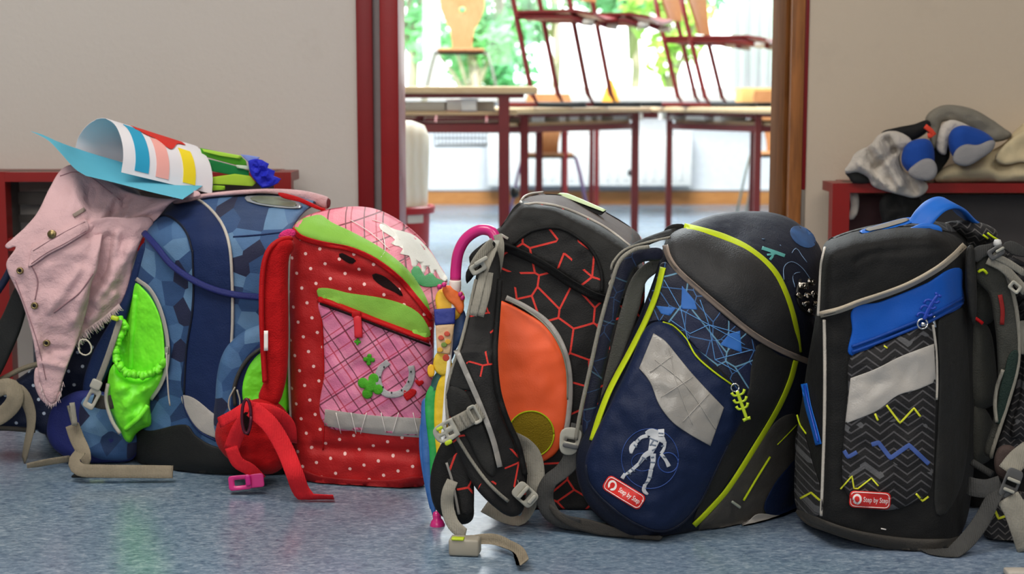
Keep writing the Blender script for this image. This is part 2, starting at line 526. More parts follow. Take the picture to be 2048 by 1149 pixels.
def mat_wood(name, c1, c2, sc=(3, 3, .35), rough=.4, spec=.5):
    t = NT(name, rough, spec)
    mp = t.n('Mapping'); t.l(t.co(), mp.inputs[0]); mp.inputs['Scale'].default_value = sc
    q = t.n('TexNoise'); t.l(mp.outputs[0], q.inputs[0]); q.inputs['Scale'].default_value = 26; q.inputs['Detail'].default_value = 5; q.inputs['Distortion'].default_value = .8
    t.base(t.ramp(q.outputs[0], [(.3, c1), (.7, c2)])); t.bump([(q.outputs[0], .0004)]); return t.m
M_floor = mat_floor()
M_wall = mat_wall('hall_wall_paint', '#c3bcb5'); M_wall2 = mat_wall('hall_wall_paint_warm', '#c4b5a2')
M_ceil = plain('ceiling_paint', '#dcd9d2', .9, spec=.2)
M_cwall = plain('classroom_wall_paint', '#e6e9ee', .8, spec=.3)
M_red = plain('red_gloss_frame_paint', '#8c1a1c', .35, bump=.0002); M_redd = plain('dark_red_frame_paint', '#7a1216', .4)
M_redt = plain('red_tube_paint', '#711a1d', .35); M_redb = plain('red_bench_paint', '#86110d', .35)
M_gasket = plain('grey_rubber_gasket', '#7c7474', .7)
M_oak = mat_wood('oak_varnish', '#7a4a20', '#a2652f', rough=.55); M_oakd = mat_wood('dark_oak_varnish', '#5f3a1c', '#7a4d28', rough=.8, spec=.05)
M_beech = mat_wood('beech_laminate', '#d0b184', '#dcc097', (1, 6, 6)); M_ply = mat_wood('beech_plywood', '#ab7040', '#b87e4e', (4, 4, .6), .6)
M_base = mat_wood('wood_skirting', '#b4763e', '#c98b50', (.4, 4, 4))
M_white = plain('white_lacquer', '#eef0f2', .35); M_whitem = plain('white_radiator_enamel', '#eeeeec', .4)
M_black = plain('black_plastic', '#161616', .5); M_steel = plain('grey_steel_tube', '#8f9486', .4, .3); M_dgrey = plain('dark_grey_board', '#4c4847', .8)

YW, YB = 0.80, 0.96        # hall face and classroom face of the wall with the doorway
YF = 6.15                  # far wall of the classroom
XL0 = XY(718, 300, YW); XL1 = XY(799, 300, YW); XR1 = XY(1603, 300, YW); XR0 = XY(1612, 300, YW)
def sbox(name, a, b, mat, kind='structure', parent=None, bev=0, **k):
    o = MB().box2(a, b, bev).build(name, mat, parent, smooth=bool(bev), sharp=40 if bev else None, **k)
    if parent is None and kind: o['kind'] = kind
    return o
# the floor runs through the doorway into the classroom
sbox('floor', (-3.2, -4.2, -.1), (3.2, YF+.1, 0), M_floor)
sbox('wall_left', (-3.1, YW, 0), (XL0, YB, 2.75), M_wall)
sbox('wall_right', (XR0, YW, 0), (3.1, YB, 2.75), M_wall2)
sbox('wall_lintel', (XL0, YW, 2.06), (XR0, YB, 2.75), M_wall)
sbox('wall_hall_west', (-3.2, -4.1, 0), (-3.1, YF+.1, 2.9), M_wall)
sbox('wall_hall_east', (3.1, -4.1, 0), (3.2, YF+.1, 2.9), M_wall)
sbox('wall_hall_rear', (-3.1, -4.2, 0), (3.1, -4.1, 2.9), M_wall)
sbox('ceiling', (-3.1, -4.1, 2.8), (3.1, YF+.1, 2.9), M_ceil)
# doorway: red steel frame, rubber gasket, oak lining
df = thing('door_1', 'doorway with red steel frame, oak lining and grey rubber seal', 'doorway', ((XL0+XR0)/2, YW, 0)); df['kind'] = 'structure'
del df['category']
XLa = XY(748, 300, YW); XLb = XY(762, 300, YW)
sbox('frame_post', (XL0-.002, YW-.012, 0), (XLa, YB, 2.08), M_redd, parent=df, bev=.003)
sbox('rubber_gasket', (XLa, YW+.006, 0), (XLb, YB, 2.06), M_gasket, parent=df)
sbox('frame_stop', (XLb, YW-.006, 0), (XL1, YB+.02, 2.06), M_red, parent=df, bev=.003)
sbox('frame_post', (XR1, YW-.004, XY(1, 1, 1)*0+.40), (XR0, YB, 2.08), M_redd, parent=df, bev=.0015)
sbox('frame_foot', (XR1, YW-.003, 0), (XR0, YB, .40), plain('worn_grey_steel', '#7d746a', .5), parent=df, bev=.0015, label='worn grey foot of the right door post')
XRb = XY(1577, 300, YW)
sbox('oak_lining', (XRb, YW-.010, 0), (XR1, YB, 2.06), M_oak, parent=df, bev=.002)
sbox('oak_lining', (XRb-.008, YW+.014, 0), (XRb, YB+.01, 2.06), M_oakd, parent=df, bev=.002)
sbox('door_stop', (XY(1549, 300, YB-.02), YB-.035, 0), (XRb-.006, YB+.01, 2.06), M_oakd, parent=df, bev=.002)
sbox('frame_head', (XLb, YW-.006, 2.06), (XRb, YB, 2.10), M_redd, parent=df, bev=.003)

# classroom far wall with the window
ZS, ZT = .60, 2.45
sbox('wall_far', (-3.1, YF, 0), (3.1, YF+.18, ZS-.02), M_cwall)
sbox('wall_far_top', (-3.1, YF, ZT), (3.1, YF+.18, 2.8), M_cwall)
sbox('baseboard_far', (-3.0, YF-.02, 0), (3.0, YF, .075), M_base)
win = thing('window_1', 'wide classroom window with white frames above the radiator', 'window', (0, YF, ZS)); win['kind'] = 'structure'; del win['category']
sbox('window_sill', (-3.1, YF-.14, ZS-.03), (3.1, YF+.05, ZS), plain('pale_sill', '#e9e4dc', .4), parent=win, bev=.004)
mx = [XY(863, 100, YF+.05), XY(1496, 100, YF+.05)]
xs = [-3.05, -1.9, mx[0], mx[0]+.98, mx[1]+.0, mx[1]+1.0, 3.05]
for x in (-3.05, -1.7, mx[0], mx[1], 2.2, 3.05):
    w = .045 if x in mx else .035
    sbox('mullion', (x-w, YF+.02, ZS), (x+w, YF+.09, ZT), M_white, parent=win, bev=.004)
sbox('transom', (-3.05, YF+.02, ZT-.06), (3.05, YF+.09, ZT), M_white, parent=win)
sbox('bottom_rail', (-3.05, YF+.02, ZS), (3.05, YF+.09, ZS+.045), M_white, parent=win)
def mat_glass():
    t = NT('window_glass', .02); t.b.inputs['Transmission Weight'].default_value = 1; t.b.inputs['IOR'].default_value = 1.45
    m = bpy.data.materials.new('thin_glass'); m.use_nodes = True; n = m.node_tree; n.nodes.clear()
    o = n.nodes.new('ShaderNodeOutputMaterial'); tr = n.nodes.new('ShaderNodeBsdfTransparent'); gl = n.nodes.new('ShaderNodeBsdfGlossy'); gl.inputs['Roughness'].default_value = .02
    mx_ = n.nodes.new('ShaderNodeMixShader'); mx_.inputs[0].default_value = .05
    n.links.new(tr.outputs[0], mx_.inputs[1]); n.links.new(gl.outputs[0], mx_.inputs[2]); n.links.new(mx_.outputs[0], o.inputs[0]); return m
M_glass = mat_glass()
ends = [-3.05, -1.7, mx[0], mx[1], 2.2, 3.05]
for a, b in zip(ends[:-1], ends[1:]):
    sbox('glass_pane', (a+.04, YF+.05, ZS+.04), (b-.04, YF+.056, ZT-.06), M_glass, parent=win)
# pale curtain gathered at the right of the window
vs, fs = [], []
x0, x1 = XY(1462, 100, YF-.06), XY(1530, 100, YF-.06)
n = 60
for i in range(n+1):
    x = x0+(x1-x0+.35)*i/n; y = YF-.07+.022*math.sin(i*1.05)
    vs += [(x, y, ZS+.02), (x, y, 2.42)]
for i in range(n): fs.append((2*i, 2*i+2, 2*i+3, 2*i+1))
t = NT('sheer_white_cloth', .9, .2); t.base('#f4f5f7'); tr = t.n('BsdfTranslucent'); tr.inputs[0].default_value = (.95, .96, .98, 1); ms = t.n('MixShader'); ms.inputs[0].default_value = .85
t.l(t.b.outputs[0], ms.inputs[1]); t.l(tr.outputs[0], ms.inputs[2]); t.l(ms.outputs[0], t.t.nodes['Material Output'].inputs[0])
cu = link('curtain', vs, fs, t.m, None, fix=False)
cu.modifiers.new('thickness', 'SOLIDIFY').thickness = .003
tag(cu, 'white gathered curtain hanging at the right side of the classroom window', 'curtain')
# radiator under the window
rx0, rx1 = XY(975, 320, YF-.1), XY(1383, 320, YF-.1)
rd = thing('radiator', 'white panel radiator on the classroom wall below the window', 'radiator', ((rx0+rx1)/2, YF-.1, .12))
rz0, rz1 = W(1200, 372, YF-.1).z, W(1200, 268, YF-.1).z
m = MB(); m.box2((rx0, YF-.12, rz0), (rx1, YF-.055, rz1), .006)
k = rx0+.03
m.build('panel', M_whitem, rd, sharp=40)
m = MB()
k = rx0+.05
while k < rx1-.04: m.box2((k, YF-.125, rz0+.03), (k+.018, YF-.119, rz1-.03), .002); k += .05
m.build('rib_relief', M_whitem, rd)
MB().box2((rx0, YF-.122, rz1), (rx1, YF-.02, rz1+.012), .003).build('top_grille', M_whitem, rd)
for sx in (rx0+.15, rx1-.15): MB().box2((sx-.02, YF-.06, rz0+.05), (sx+.02, YF, rz1-.05)).build('bracket', M_whitem, rd)
sbox('baseboard_grey_strip', (-3.0, YF-.024, .075), (3.0, YF, .082), plain('strip_grey', '#8b8d90', .8)).name = 'trim_1'  # thin grey strip along the top of the baseboard

# outside: lawn and trees
def mat_leaf(name, c):
    t = NT(name, .5, .4); t.base(vary(t, c, .35, 2.2)); t.b.inputs['Transmission Weight'].default_value = 0
    tr = t.n('BsdfTranslucent'); tr.inputs[0].default_value = lin(c)
    ms = t.n('MixShader'); ms.inputs[0].default_value = .4
    o = t.t.nodes['Material Output']; t.l(t.b.outputs[0], ms.inputs[1]); t.l(tr.outputs[0], ms.inputs[2]); t.l(ms.outputs[0], o.inputs[0]); return t.m
L1, L2, L3 = mat_leaf('bright_green_leaves', '#7fc489'), mat_leaf('mid_green_leaves', '#6bb384'), mat_leaf('yellow_green_leaves', '#a9cf62')
M_bark = plain('bark', '#9a9080', .9)
gl = sbox('ground', (-12, YF+.2, -.12), (12, 22, -.02), plain('lawn', '#7fae58', .9)); gl['kind'] = 'structure'
def tree(px, Y, zc, rx, rz, n, mat, label, name='leafy_tree', seed=0, leaf=.075):
    rng = random.Random(seed); x = XY(px, 100, Y)
    t = thing(name, label, 'tree', (x, Y, -.02), 'trees outside the classroom window')
    vs, fs = [], []
    blobs = [(rng.gauss(0, .5)*rx, rng.gauss(0, .35)*rx, rng.gauss(0, .5)*rz, rng.uniform(.3, .62)) for _ in range(13)]
    for i in range(n):
        b = rng.choice(blobs); u = Vector((rng.gauss(0, 1), rng.gauss(0, 1), rng.gauss(0, 1))).normalized()*(rng.random()**.4)
        c = Vector((x+b[0]+u.x*b[3]*rx, Y+b[1]+u.y*b[3]*rx, max(.1, zc+b[2]+u.z*b[3]*rz)))
        a = Vector((rng.gauss(0, 1), rng.gauss(0, 1), rng.gauss(0, .7))).normalized(); e = a.orthogonal().normalized(); s = leaf*rng.uniform(.6, 1.3)
        k = len(vs); vs += [c-a*s, c+e*s*.45, c+a*s, c-e*s*.45]; fs.append((k, k+1, k+2, k+3))
    link('foliage', vs, fs, mat, t, smooth=False, fix=False)
    m = MB(); m.tube([(x, Y, -.02), (x+.05, Y, zc*.5), (x, Y, zc)], [.05, .04, .02])
    for b in blobs[:5]: m.tube([(x, Y, zc*.55), (x+b[0]*.5, Y+b[1]*.5, zc*.8+b[2]*.3), (x+b[0], Y+b[1], max(.3, zc+b[2]))], [.022, .015, .008], 6)
    m.build('trunk', M_bark, t)
tree(815, 10.0, 1.85, .42, .62, 1300, L1, 'bright green tree outside at the left edge of the window', seed=1)
tree(1000, 10.6, 1.55, .45, .80, 1700, L2, 'mid green tree outside behind the orange chair back', seed=2)
tree(1105, 12.6, 2.15, .75, .62, 1500, L1, 'bright green tree outside behind the first red framed chair', seed=3)
tree(1262, 11.2, 1.70, .58, .45, 1400, L2, 'mid green tree outside between the red framed chairs', seed=4)
tree(945, 9.0, .98, .26, .22, 420, L1, 'low bright green bush outside under the orange chair seat', 'leafy_bush', seed=5)
tree(1340, 9.6, 1.15, .24, .35, 330, L3, 'low yellow green bush outside behind the last red chair', 'leafy_bush', seed=6)
tree(1570, 12.0, 2.1, .5, .6, 800, L1, 'bright green tree outside beside the oak door lining', seed=7)

# ------------------------------------------------------------------ classroom furniture
def bar(m, a, b, w, h=None):
    """square tube between two points"""
    a, b = Vector(a), Vector(b); h = h or w; t = (b-a).normalized()
    u = Vector((0, 0, 1)) if abs(t.z) < .9 else Vector((1, 0, 0))
    s = t.cross(u).normalized(); q = s.cross(t).normalized()
    vs = [p+s*(i*w/2)+q*(j*h/2) for p in (a, b) for i, j in ((-1, -1), (1, -1), (1, 1), (-1, 1))]
    return m.add(vs, [(0, 1, 2, 3), (7, 6, 5, 4), (0, 4, 5, 1), (1, 5, 6, 2), (2, 6, 7, 3), (3, 7, 4, 0)])
def table(label, c, ang, L, Wd, z, tube=.03, shelf=True, ins=(.05, .05), sh=.08, rl=.045, slim=False):
    ca, sa = math.cos(ang), math.sin(ang)
    def T(x, y, zz): return Vector((c[0]+x*ca-y*sa, c[1]+x*sa+y*ca, zz))
    R = Matrix.Rotation(ang, 3, 'Z')
    t = thing('school_table', label, 'table', (c[0], c[1], 0), 'classroom tables')
    MB().box(T(0, 0, z-.011), (L/2, Wd/2, .011), R, .006).build('table_top', M_beech, t, sharp=40)
    for x in (-L/2+ins[0], L/2-ins[1]):
        for y in (-Wd/2+.05, Wd/2-.05):
            m = MB(); bar(m, T(x, y, .02), T(x, y, z-.024), tube); m.build('leg', M_redt, t, smooth=False)
            MB().lathe(T(x, y, 0), [(.0, 0), (tube*.62, 0), (tube*.62, .018), (tube*.4, .022), (0, .022)], 12).build('foot', M_black, t)
    m = MB(); fh, fz = (.012, z-.028) if slim or shelf else (.03, z-.04)
    for y in (-Wd/2+.05, Wd/2-.05): bar(m, T(-L/2+.05, y, fz), T(L/2-.05, y, fz), .02, fh)
    for x in (-L/2+.05, L/2-.05): bar(m, T(x, -Wd/2+.05, fz), T(x, Wd/2-.05, fz), .02, fh)
    m.build('top_frame', M_redt, t, smooth=False)
    zs = z-sh
    if shelf:
        MB().box(T(0, 0, zs), (L/2-.06, Wd/2-.07, .006), R, .002).build('book_shelf', M_beech, t)
        m = MB()
        for y in (-Wd/2+.05, Wd/2-.05): bar(m, T(-L/2+ins[0], y, zs-rl), T(L/2-ins[1], y, zs-rl), .018, .024)
        for x in (-L/2+ins[0], L/2-ins[1]): bar(m, T(x, -Wd/2+.05, zs-rl), T(x, Wd/2-.05, zs-rl), .018, .024)
        m.build('shelf_rail', M_redt, t, smooth=False)
    return T, zs+.006
T1, z1 = table('near school table with beech top and red square legs, seen through the doorway', (-.574, 2.55), 0.0, 1.30, .60, .618, .032, True, (.10, .10))
T2, z2 = table('school table in the middle behind the near table, two red chairs on it', (.056, 3.70), math.radians(58), 1.06, .56, .550, .030, True, (.14, .05), .060, .018, True)
T3, z3 = table('school table at the right of the doorway, a pair of red chairs on it', (1.02, 3.60), math.radians(-67), 1.08, .50, .550, .024, True, (.05, .36), .060, .018, True)
T4, z4 = table('far school table near the window carrying the orange backed chair', (-.35, 5.0), 0.0, 1.3, .5, .52, .018, False)
T5, z5 = table('far school table with thin legs in front of the radiator', (.93, 5.25), 0.02, 1.15, .45, .545, .022, False)

for tb, (px, py, Y) in ((bpy.data.objects['school_table'], (1029, 386, 2.36)), (bpy.data.objects['school_table.004'], (1261, 346, 5.0))):
    MB().lathe(W(px, py, Y), [(0, -.014), (.010, -.012), (.016, -.004), (.016, .006), (.008, .012), (0, .013)], 14, (-1, -.2, 0)).build('adjusting_knob', M_black, tb)
def red_chair(px, Y, zt, yaw, label, hs=1.0, bl=.43):
    """stackable school chair: sloping red side frames, plywood seat and back, standing on a table"""
    o = Vector((XY(px, 205, Y), Y, zt)); ca, sa = math.cos(yaw), math.sin(yaw)
    T = lambda x, y, z: Vector((o.x+x*ca-y*sa, o.y+x*sa+y*ca, o.z+z*hs))
    t = thing('school_chair', label, 'chair', o, 'red framed chairs put up on the tables')
    for y in (0, .27):
        MB().tube([T(-.10, y, .011), T(.02, y, .011), T(-.005, y, .05), T(-.085, y, .42), T(-.13, y, .66)], .010, 8).build('side_frame', M_redt, t)
        MB().tube([T(-.08, y, .011), T(.1, y, .011), T(.2, y, .011)], .0095, 8).build('skid', M_black, t)
    m = MB()
    for y in (.0, .27): m.tube([T(-.065, y, .325), T(.14, y, .318), T(.19, y, .300)], .0115, 8)
    m.tube([T(.14, 0, .318), T(.14, .27, .318)], .0105, 8).tube([T(-.05, 0, .325), T(-.05, .27, .325)], .0105, 8)
    m.build('seat_frame', M_redt, t)
    vs = []; fs = []; nu, nv = 8, 7
    for k in (0, .011):
        for i in range(nu+1):
            for j in range(nv+1):
                u, v = i/nu, j/nv; vs.append(T(-.055+.29*u, -.015+.30*v, .334+k-.014*math.sin(PI*v)-.028*max(0, u-.75)*4*.5))
    nn = (nu+1)*(nv+1)
    for i in range(nu):
        for j in range(nv):
            a = i*(nv+1)+j; b = a+nv+1; fs += [(a, a+1, b+1, b), (nn+a, nn+b, nn+b+1, nn+a+1)]
    for i in range(nu):
        for j in (0, nv):
            a = i*(nv+1)+j; fs.append((a, a+nv+1, nn+a+nv+1, nn+a))
    for j in range(nv):
        for i in (0, nu):
            a = i*(nv+1)+j; fs.append((a, a+1, nn+a+1, nn+a))
    link('seat', vs, fs, M_redt, t, sharp=50)
    for y in (0, .27): MB().tube([T(.19, y, .300), T(.225, y, .296)], .0125, 8).build('seat_cap', plain('pale_plastic', '#b9b3ac', .5), t)
    vs, fs = [], []
    pr = ([(bl, .075), ((bl+.45)/2, .08)] if bl < .42 else [(.43, .085)])+[(.47, .10), (.52, .118), (.58, .135), (.64, .14), (.68, .125), (.70, .09)]
    for k in (0, .009):
        for (z, hw) in pr:
            for j in range(9):
                v = (j/4-1); vs.append(T(-.085-(z-.42)*.19+.02*(v*v)-k+.012, .135+v*hw*1.12, z))
    nn = len(pr)*9
    for i in range(len(pr)-1):
        for j in range(8):
            a = i*9+j; fs += [(a, a+1, a+10, a+9), (nn+a, nn+a+9, nn+a+10, nn+a+1)]
    for j in range(8):
        for i in (0, len(pr)-1):
            a = i*9+j; fs.append((a, a+1, nn+a+1, nn+a))
    for i in range(len(pr)-1):
        for j in (0, 8):
            a = i*9+j; fs.append((a, a+9, nn+a+9, nn+a))
    link('backrest', vs, fs, M_ply, t, sharp=50)
red_chair(1066, 3.22, .550, math.radians(-22), 'leftmost red framed chair standing on the middle table')
red_chair(1178, 3.42, .550, math.radians(-22), 'red framed chair second from left, standing on the middle table', 1.0, .40)
red_chair(1358, 3.90, .550, math.radians(-22), 'red framed chair third from left, standing on the right table', .82, .47)
red_chair(1412, 3.72, .550, math.radians(-22), 'red framed chair at the far right, standing on the right table', .80, .36)

def shell_chair(px, Y, z0, h, label, frame, group, s=1.0):
    """chair seen from the front: plywood shell with a narrow waist and a grip hole on steel legs"""
    o = Vector((XY(px, 200, Y), Y, z0))
    t = thing('school_chair', label, 'chair', o, group)
    def out(mir):
        return [(.045, .0), (.048, .05), (.058, .10), (.085, .15), (.105, .20), (.108, .25), (.10, .28)]
    V2 = [(a*s, b*s) for a, b in out(0)]+[(-a*s, b*s) for a, b in out(0)[::-1]]
    hole = [(.016*s*math.cos(k*PI/5), .195*s+.016*s*math.sin(k*PI/5)) for k in range(10)]
    pts = [Vector(p) for p in V2+hole]; n0 = len(V2)
    ed = [(i, (i+1) % n0) for i in range(n0)]+[(n0+i, n0+(i+1) % 10) for i in range(10)]
    r = delaunay_2d_cdt(pts, ed, [], 1, 1e-5)
    tri = [f for f in r[2] if math.hypot(sum(r[0][i].x for i in f)/3, sum(r[0][i].y for i in f)/3-.195*s) > .0155*s]
    vs = [Vector((o.x+p.x, o.y+.06+p.y*.18-abs(p.x)*.12+k, o.z+h+p.y)) for k in (0, .009) for p in r[0]]; nn = len(r[0])
    fs = [tuple(f) for f in tri]+[tuple(nn+i for i in reversed(f)) for f in tri]
    cnt = {(a, b) for f in tri for a, b in zip(f, list(f[1:])+[f[0]])}
    fs += [(b, a, nn+a, nn+b) for a, b in cnt if (b, a) not in cnt]
    link('backrest', vs, fs, M_ply, t, sharp=50)
    m = MB(); w = .125*s
    m.box((o.x, o.y-.06, o.z+h-.002), (w*.88, .13, .006), None, .005); m.build('seat', M_ply, t, sharp=50)
    MB().tube([(o.x-w, o.y-.15, o.z+h-.014), (o.x+w, o.y-.15, o.z+h-.014)], .005).build('seat_frame', M_black, t)
    MB().tube([(o.x-w, o.y+.05, o.z+h-.014), (o.x+w, o.y+.05, o.z+h-.014)], .005).build('seat_frame', M_black, t)
    for sx in (-1, 1):
        for sy in (-.15, .05):
            MB().tube([(o.x+sx*w*.8, o.y+sy, o.z+h-.012), (o.x+sx*w, o.y+sy, o.z+h-.02), (o.x+sx*w*1.15, o.y+sy*1.1, o.z+h*.7), (o.x+sx*w*1.5, o.y+sy*1.3, o.z+.006)], .0055).build('leg', frame, t)
shell_chair(924, 4.98, .52, .29, 'orange plywood chair with a grip hole standing on the far table', M_steel, 'plywood shell chairs in the classroom')
shell_chair(1098, 5.25, 0, .315, 'plywood chair on the floor behind the near table leg', plain('mauve_steel_tube', '#8d6f93', .3, .3), 'plywood shell chairs in the classroom', 1.05)
shell_chair(1560, 4.7, 0, .34, 'plywood chair on the floor beside the oak door lining', M_steel, 'plywood shell chairs in the classroom')

# things on and under the tables
def prop(name, label, cat, build, mat, group=None, **k):
    m = MB(); build(m); return tag(m.build(name, mat, None, **k), label, cat, group)
def book(px, Y, z, w, d, h, c, label, rot=0, line=None):
    if line:
        (ax, ay), (bx_, by_) = line; k = (px-CX)/F*1.005; s_ = (k*(ay-EYE.y)-ax)/((bx_-ax)-k*(by_-ay)); x = ax+(bx_-ax)*s_; Y = ay+(by_-ay)*s_
    else: x = XY(px, 220, Y)
    R = Matrix.Rotation(rot, 3, 'Z'); nm = 'cover_'+c.strip('#')
    t = thing('exercise_book', label, 'book', (x, Y, z), 'books and boxes on the table shelves')
    cover = plain(nm, c, .45)
    MB().box((x, Y, z+h/2), (w/2-.003, d/2-.003, h/2-.002), R).build('pages', plain('paper', '#efece4', .9), t, smooth=False)
    for zz in (z+.001, z+h-.001): MB().box((x, Y, zz), (w/2, d/2, .001), R).build('cover', cover, t, smooth=False)
for i, (px, Y, w, h, c, lb) in enumerate([
        (830, 2.46, .20, .028, '#b79f78', 'tan folder lying on the shelf of the near table, nearest the door frame'),
        (872, 2.50, .16, .018, '#8d8a83', 'grey folder on the near table shelf beside the tan folder'),
        (917, 2.44, .07, .035, '#b02a22', 'small red box on the near table shelf'),
        (940, 2.42, .05, .038, '#3d4d7c', 'small dark blue box on the near table shelf'),
        (962, 2.50, .09, .030, '#dad6cf', 'white box on the near table shelf beside the near leg')]):
    book(px, Y, z1, w, .2, h, c, lb)
for i, (px, Y, w, h, c, lb) in enumerate([
        (1050, 3.22, .09, .045, '#c9d9d2', 'pale box on the middle table shelf left of the red leg'),
        (1098, 3.22, .05, .040, '#cdbfae', 'beige box on the middle table shelf just right of the red leg'),
        (1122, 3.22, .07, .035, '#d8c466', 'yellow book on the middle table shelf'),
        (1150, 3.20, .05, .045, '#e0d8c0', 'cream box on the middle table shelf beside the yellow book'),
        (1172, 3.22, .035, .038, '#a98c50', 'small ochre box on the middle table shelf'),
        (1215, 3.24, .12, .045, '#a9dbe2', 'pale turquoise box on the middle table shelf'),
        (1252, 3.22, .06, .03, '#34393f', 'dark case on the right end of the middle table shelf')]):
    book(px, Y, z2, w*1.1, .12, min(h, .036), c, lb, math.radians(58), (T2(-.5, -.15, 0)[:2], T2(.5, -.15, 0)[:2]))
for i, (px, Y, w, h, c, lb) in enumerate([
        (1352, 3.35, .12, .04, '#d9dcec', 'white and lilac book stack on the right table shelf'),
        (1410, 3.32, .14, .03, '#2c2f36', 'black case lying on the right table shelf'),
        (1455, 3.30, .05, .045, '#e8e6e0', 'small white box on the right table shelf')]):
    book(px, Y, z3, w*1.1, .12, min(h, .036), c, lb, math.radians(-67), (T3(-.5, -.15, 0)[:2], T3(.5, -.15, 0)[:2]))
cone_x = XY(1224, 190, 4.9)
def _cone(m): m.lathe((cone_x, 5.0, .545), [(0, 0), (.045, .0), (.042, .03), (.028, .08), (.010, .125), (0, .13)], 16)
prop('paper_cone', 'orange and yellow paper cone standing on the far table', 'cone', _cone, plain('orange_paper', '#f2a531', .7))
bx = XY(1522, 210, 4.95)
def _bb(m): m.box((bx-.0, 5.1, .545+.045), (.085, .1, .045), None, .004)
prop('cardboard_box', 'orange beige box on the far table beside the oak door lining', 'box', _bb, plain('orange_beige_card', '#e0ad66', .8), sharp=40)
# grey wire tray hung below the near table
gt = thing('hanging_tray', 'grey wire tray seen under the near table', 'tray', (XY(922, 280, 3.2), 3.2, .33))
xa, xb = XY(874, 280, 3.2), XY(974, 280, 3.2); za, zb = W(900, 291, 3.2).z, W(900, 258, 3.2).z
MB().box2((xa, 3.05, za), (xb, 3.35, za+.004)).build('tray_floor', plain('mid_grey_plastic', '#8f9396', .6), gt, smooth=False)
m = MB()
for i in range(15):
    x = xa+(xb-xa)*i/14; bar(m, (x, 3.05, za), (x, 3.05, zb), .003)
for z in (za, (za+zb)/2, zb): bar(m, (xa, 3.05, z), (xb, 3.05, z), .004)
m.build('wire_front', plain('grey_wire', '#85898d', .5), gt, smooth=False)
bar(MB(), (0, 0, 0), (0, 0, 1), .01)
m = MB(); bar(m, (xa, 3.05, zb), (xa, 3.2, zb+.06), .006); bar(m, (xb, 3.05, zb), (xb, 3.2, zb+.06), .006); m.build('hanger', M_redt, gt, smooth=False)
# red waste bin with a big roll of cream paper
bxx = XY(803, 450, 1.75); R0 = .068*1.0
wb = thing('waste_bin', 'red bin with wide rim standing just inside the doorway', 'bin', (bxx, 1.75, 0))
ztop = W(820, 414, 1.68).z
MB().lathe((bxx, 1.75, 0), [(0, .0), (.062, 0), (.066, .01), (.075, ztop-.022), (.087, ztop-.02), (.089, ztop-.004), (.084, ztop), (.078, ztop-.002), (.074, ztop-.03), (.064, .012), (0, .012)], 40).build('bin_body', plain('red_bin_plastic', '#a5161c', .4), wb, sharp=50)
vs, fs = [], []
for i in range(7):
    a = math.radians(-74+i*6)
    for z in (.28, .325): rr = .0765+ (z-.28)*.01; vs.append((bxx+rr*math.cos(a), 1.75+rr*math.sin(a), z-.02))
for i in range(6): fs.append((2*i, 2*i+2, 2*i+3, 2*i+1))
link('sticker', vs, fs, plain('off_white_label', '#cfc6bb', .6), wb, fix=False)
m = MB(); hh = W(830, 250, 1.70).z
m.lathe((bxx, 1.75, .016), [(0, 0), (.056, 0), (.063, .1), (.070, ztop), (.075, hh-.08), (.074, hh-.045), (.062, hh-.018), (.03, hh-.006), (0, hh-.004)], 40)
t = NT('cream_paper', .8, .3); w = t.n('TexWave'); t.l(t.co(), w.inputs[0]); w.inputs['Scale'].default_value = 14; w.inputs['Distortion'].default_value = 2; t.base(t.mix(w.outputs['Fac'], '#ece3d2', '#e3d7c2')); t.bump([(w.outputs['Fac'], .0015)])
tag(m.build('paper_roll', t.m, None), 'tall cream paper roll standing in the red bin', 'roll')

# ------------------------------------------------------------------ benches along the hall wall
def bench(label, x0, x1, yf, yb, ztop, open_slots=False):
    t = thing('shoe_bench', label, 'bench', ((x0+x1)/2, (yf+yb)/2, 0))
    w = .033
    for x in (x0+w/2, x1-w/2):
        m = MB(); bar(m, (x, yf+w/2, 0), (x, yf+w/2, ztop-.001), w); m.build('post', M_redb, t, smooth=False)
    m = MB()
    for y in (yf+w/2, yb-w/2): bar(m, (x0+w, y, ztop-w*.3), (x1-w, y, ztop-w*.3), w, .018)
    for x in (x0+w/2, x1-w/2): bar(m, (x, yf+w, ztop-w*.3), (x, yb-w, ztop-w*.3), w, .018)
    m.build('top_rail', M_redb, t, smooth=False)
    return t
yr = .665; ye = .795
bz = W(1800, 366, yr).z
bxl = XY(1665, 400, yr)
br = bench('red steel shoe bench at the right with a grey back board', bxl, 2.6, yr, ye, bz)
for i in range(2):
    y = yr+.035+i*.048; MB().box2((bxl+.035, y, bz-.014), (2.56, y+.040, bz-.001), .003).build('slat', plain('dark_seat_board', '#5d5148', .6), br, sharp=40)
MB().box2((XY(1798, 420, .78), .775, .1), (2.56, .785, bz-.03)).build('back_board', M_dgrey, br, smooth=False)
m = MB(); bar(m, (bxl, yr+.014, .15), (2.6, yr+.014, .15), .022); m.build('lower_rail', M_redb, br, smooth=False)
MB().box2((bxl+.04, .770, .1), (XY(1798, 420, .78)-.01, .782, bz-.03)).build('back_board', plain('dark_wine_board', '#3a1517', .6), br, smooth=False)
yl = .655; lz = W(60, 344, yl).z
lx1 = XY(583, 400, yl)
bl = bench('red steel shoe bench at the left behind the pink jacket', -2.3, lx1, yl, ye, lz)
for i in range(2):
    y = yl+.035+i*.048; MB().box2((-2.26, y, lz-.014), (lx1-.035, y+.040, lz-.001), .003).build('slat', plain('dark_seat_board', '#5d5148', .6), bl, sharp=40)
zr = W(60, 490, yl).z
m = MB(); bar(m, (-2.3, yl+.016, zr), (lx1, yl+.016, zr), .024); m.build('lower_rail', M_redb, bl, smooth=False)
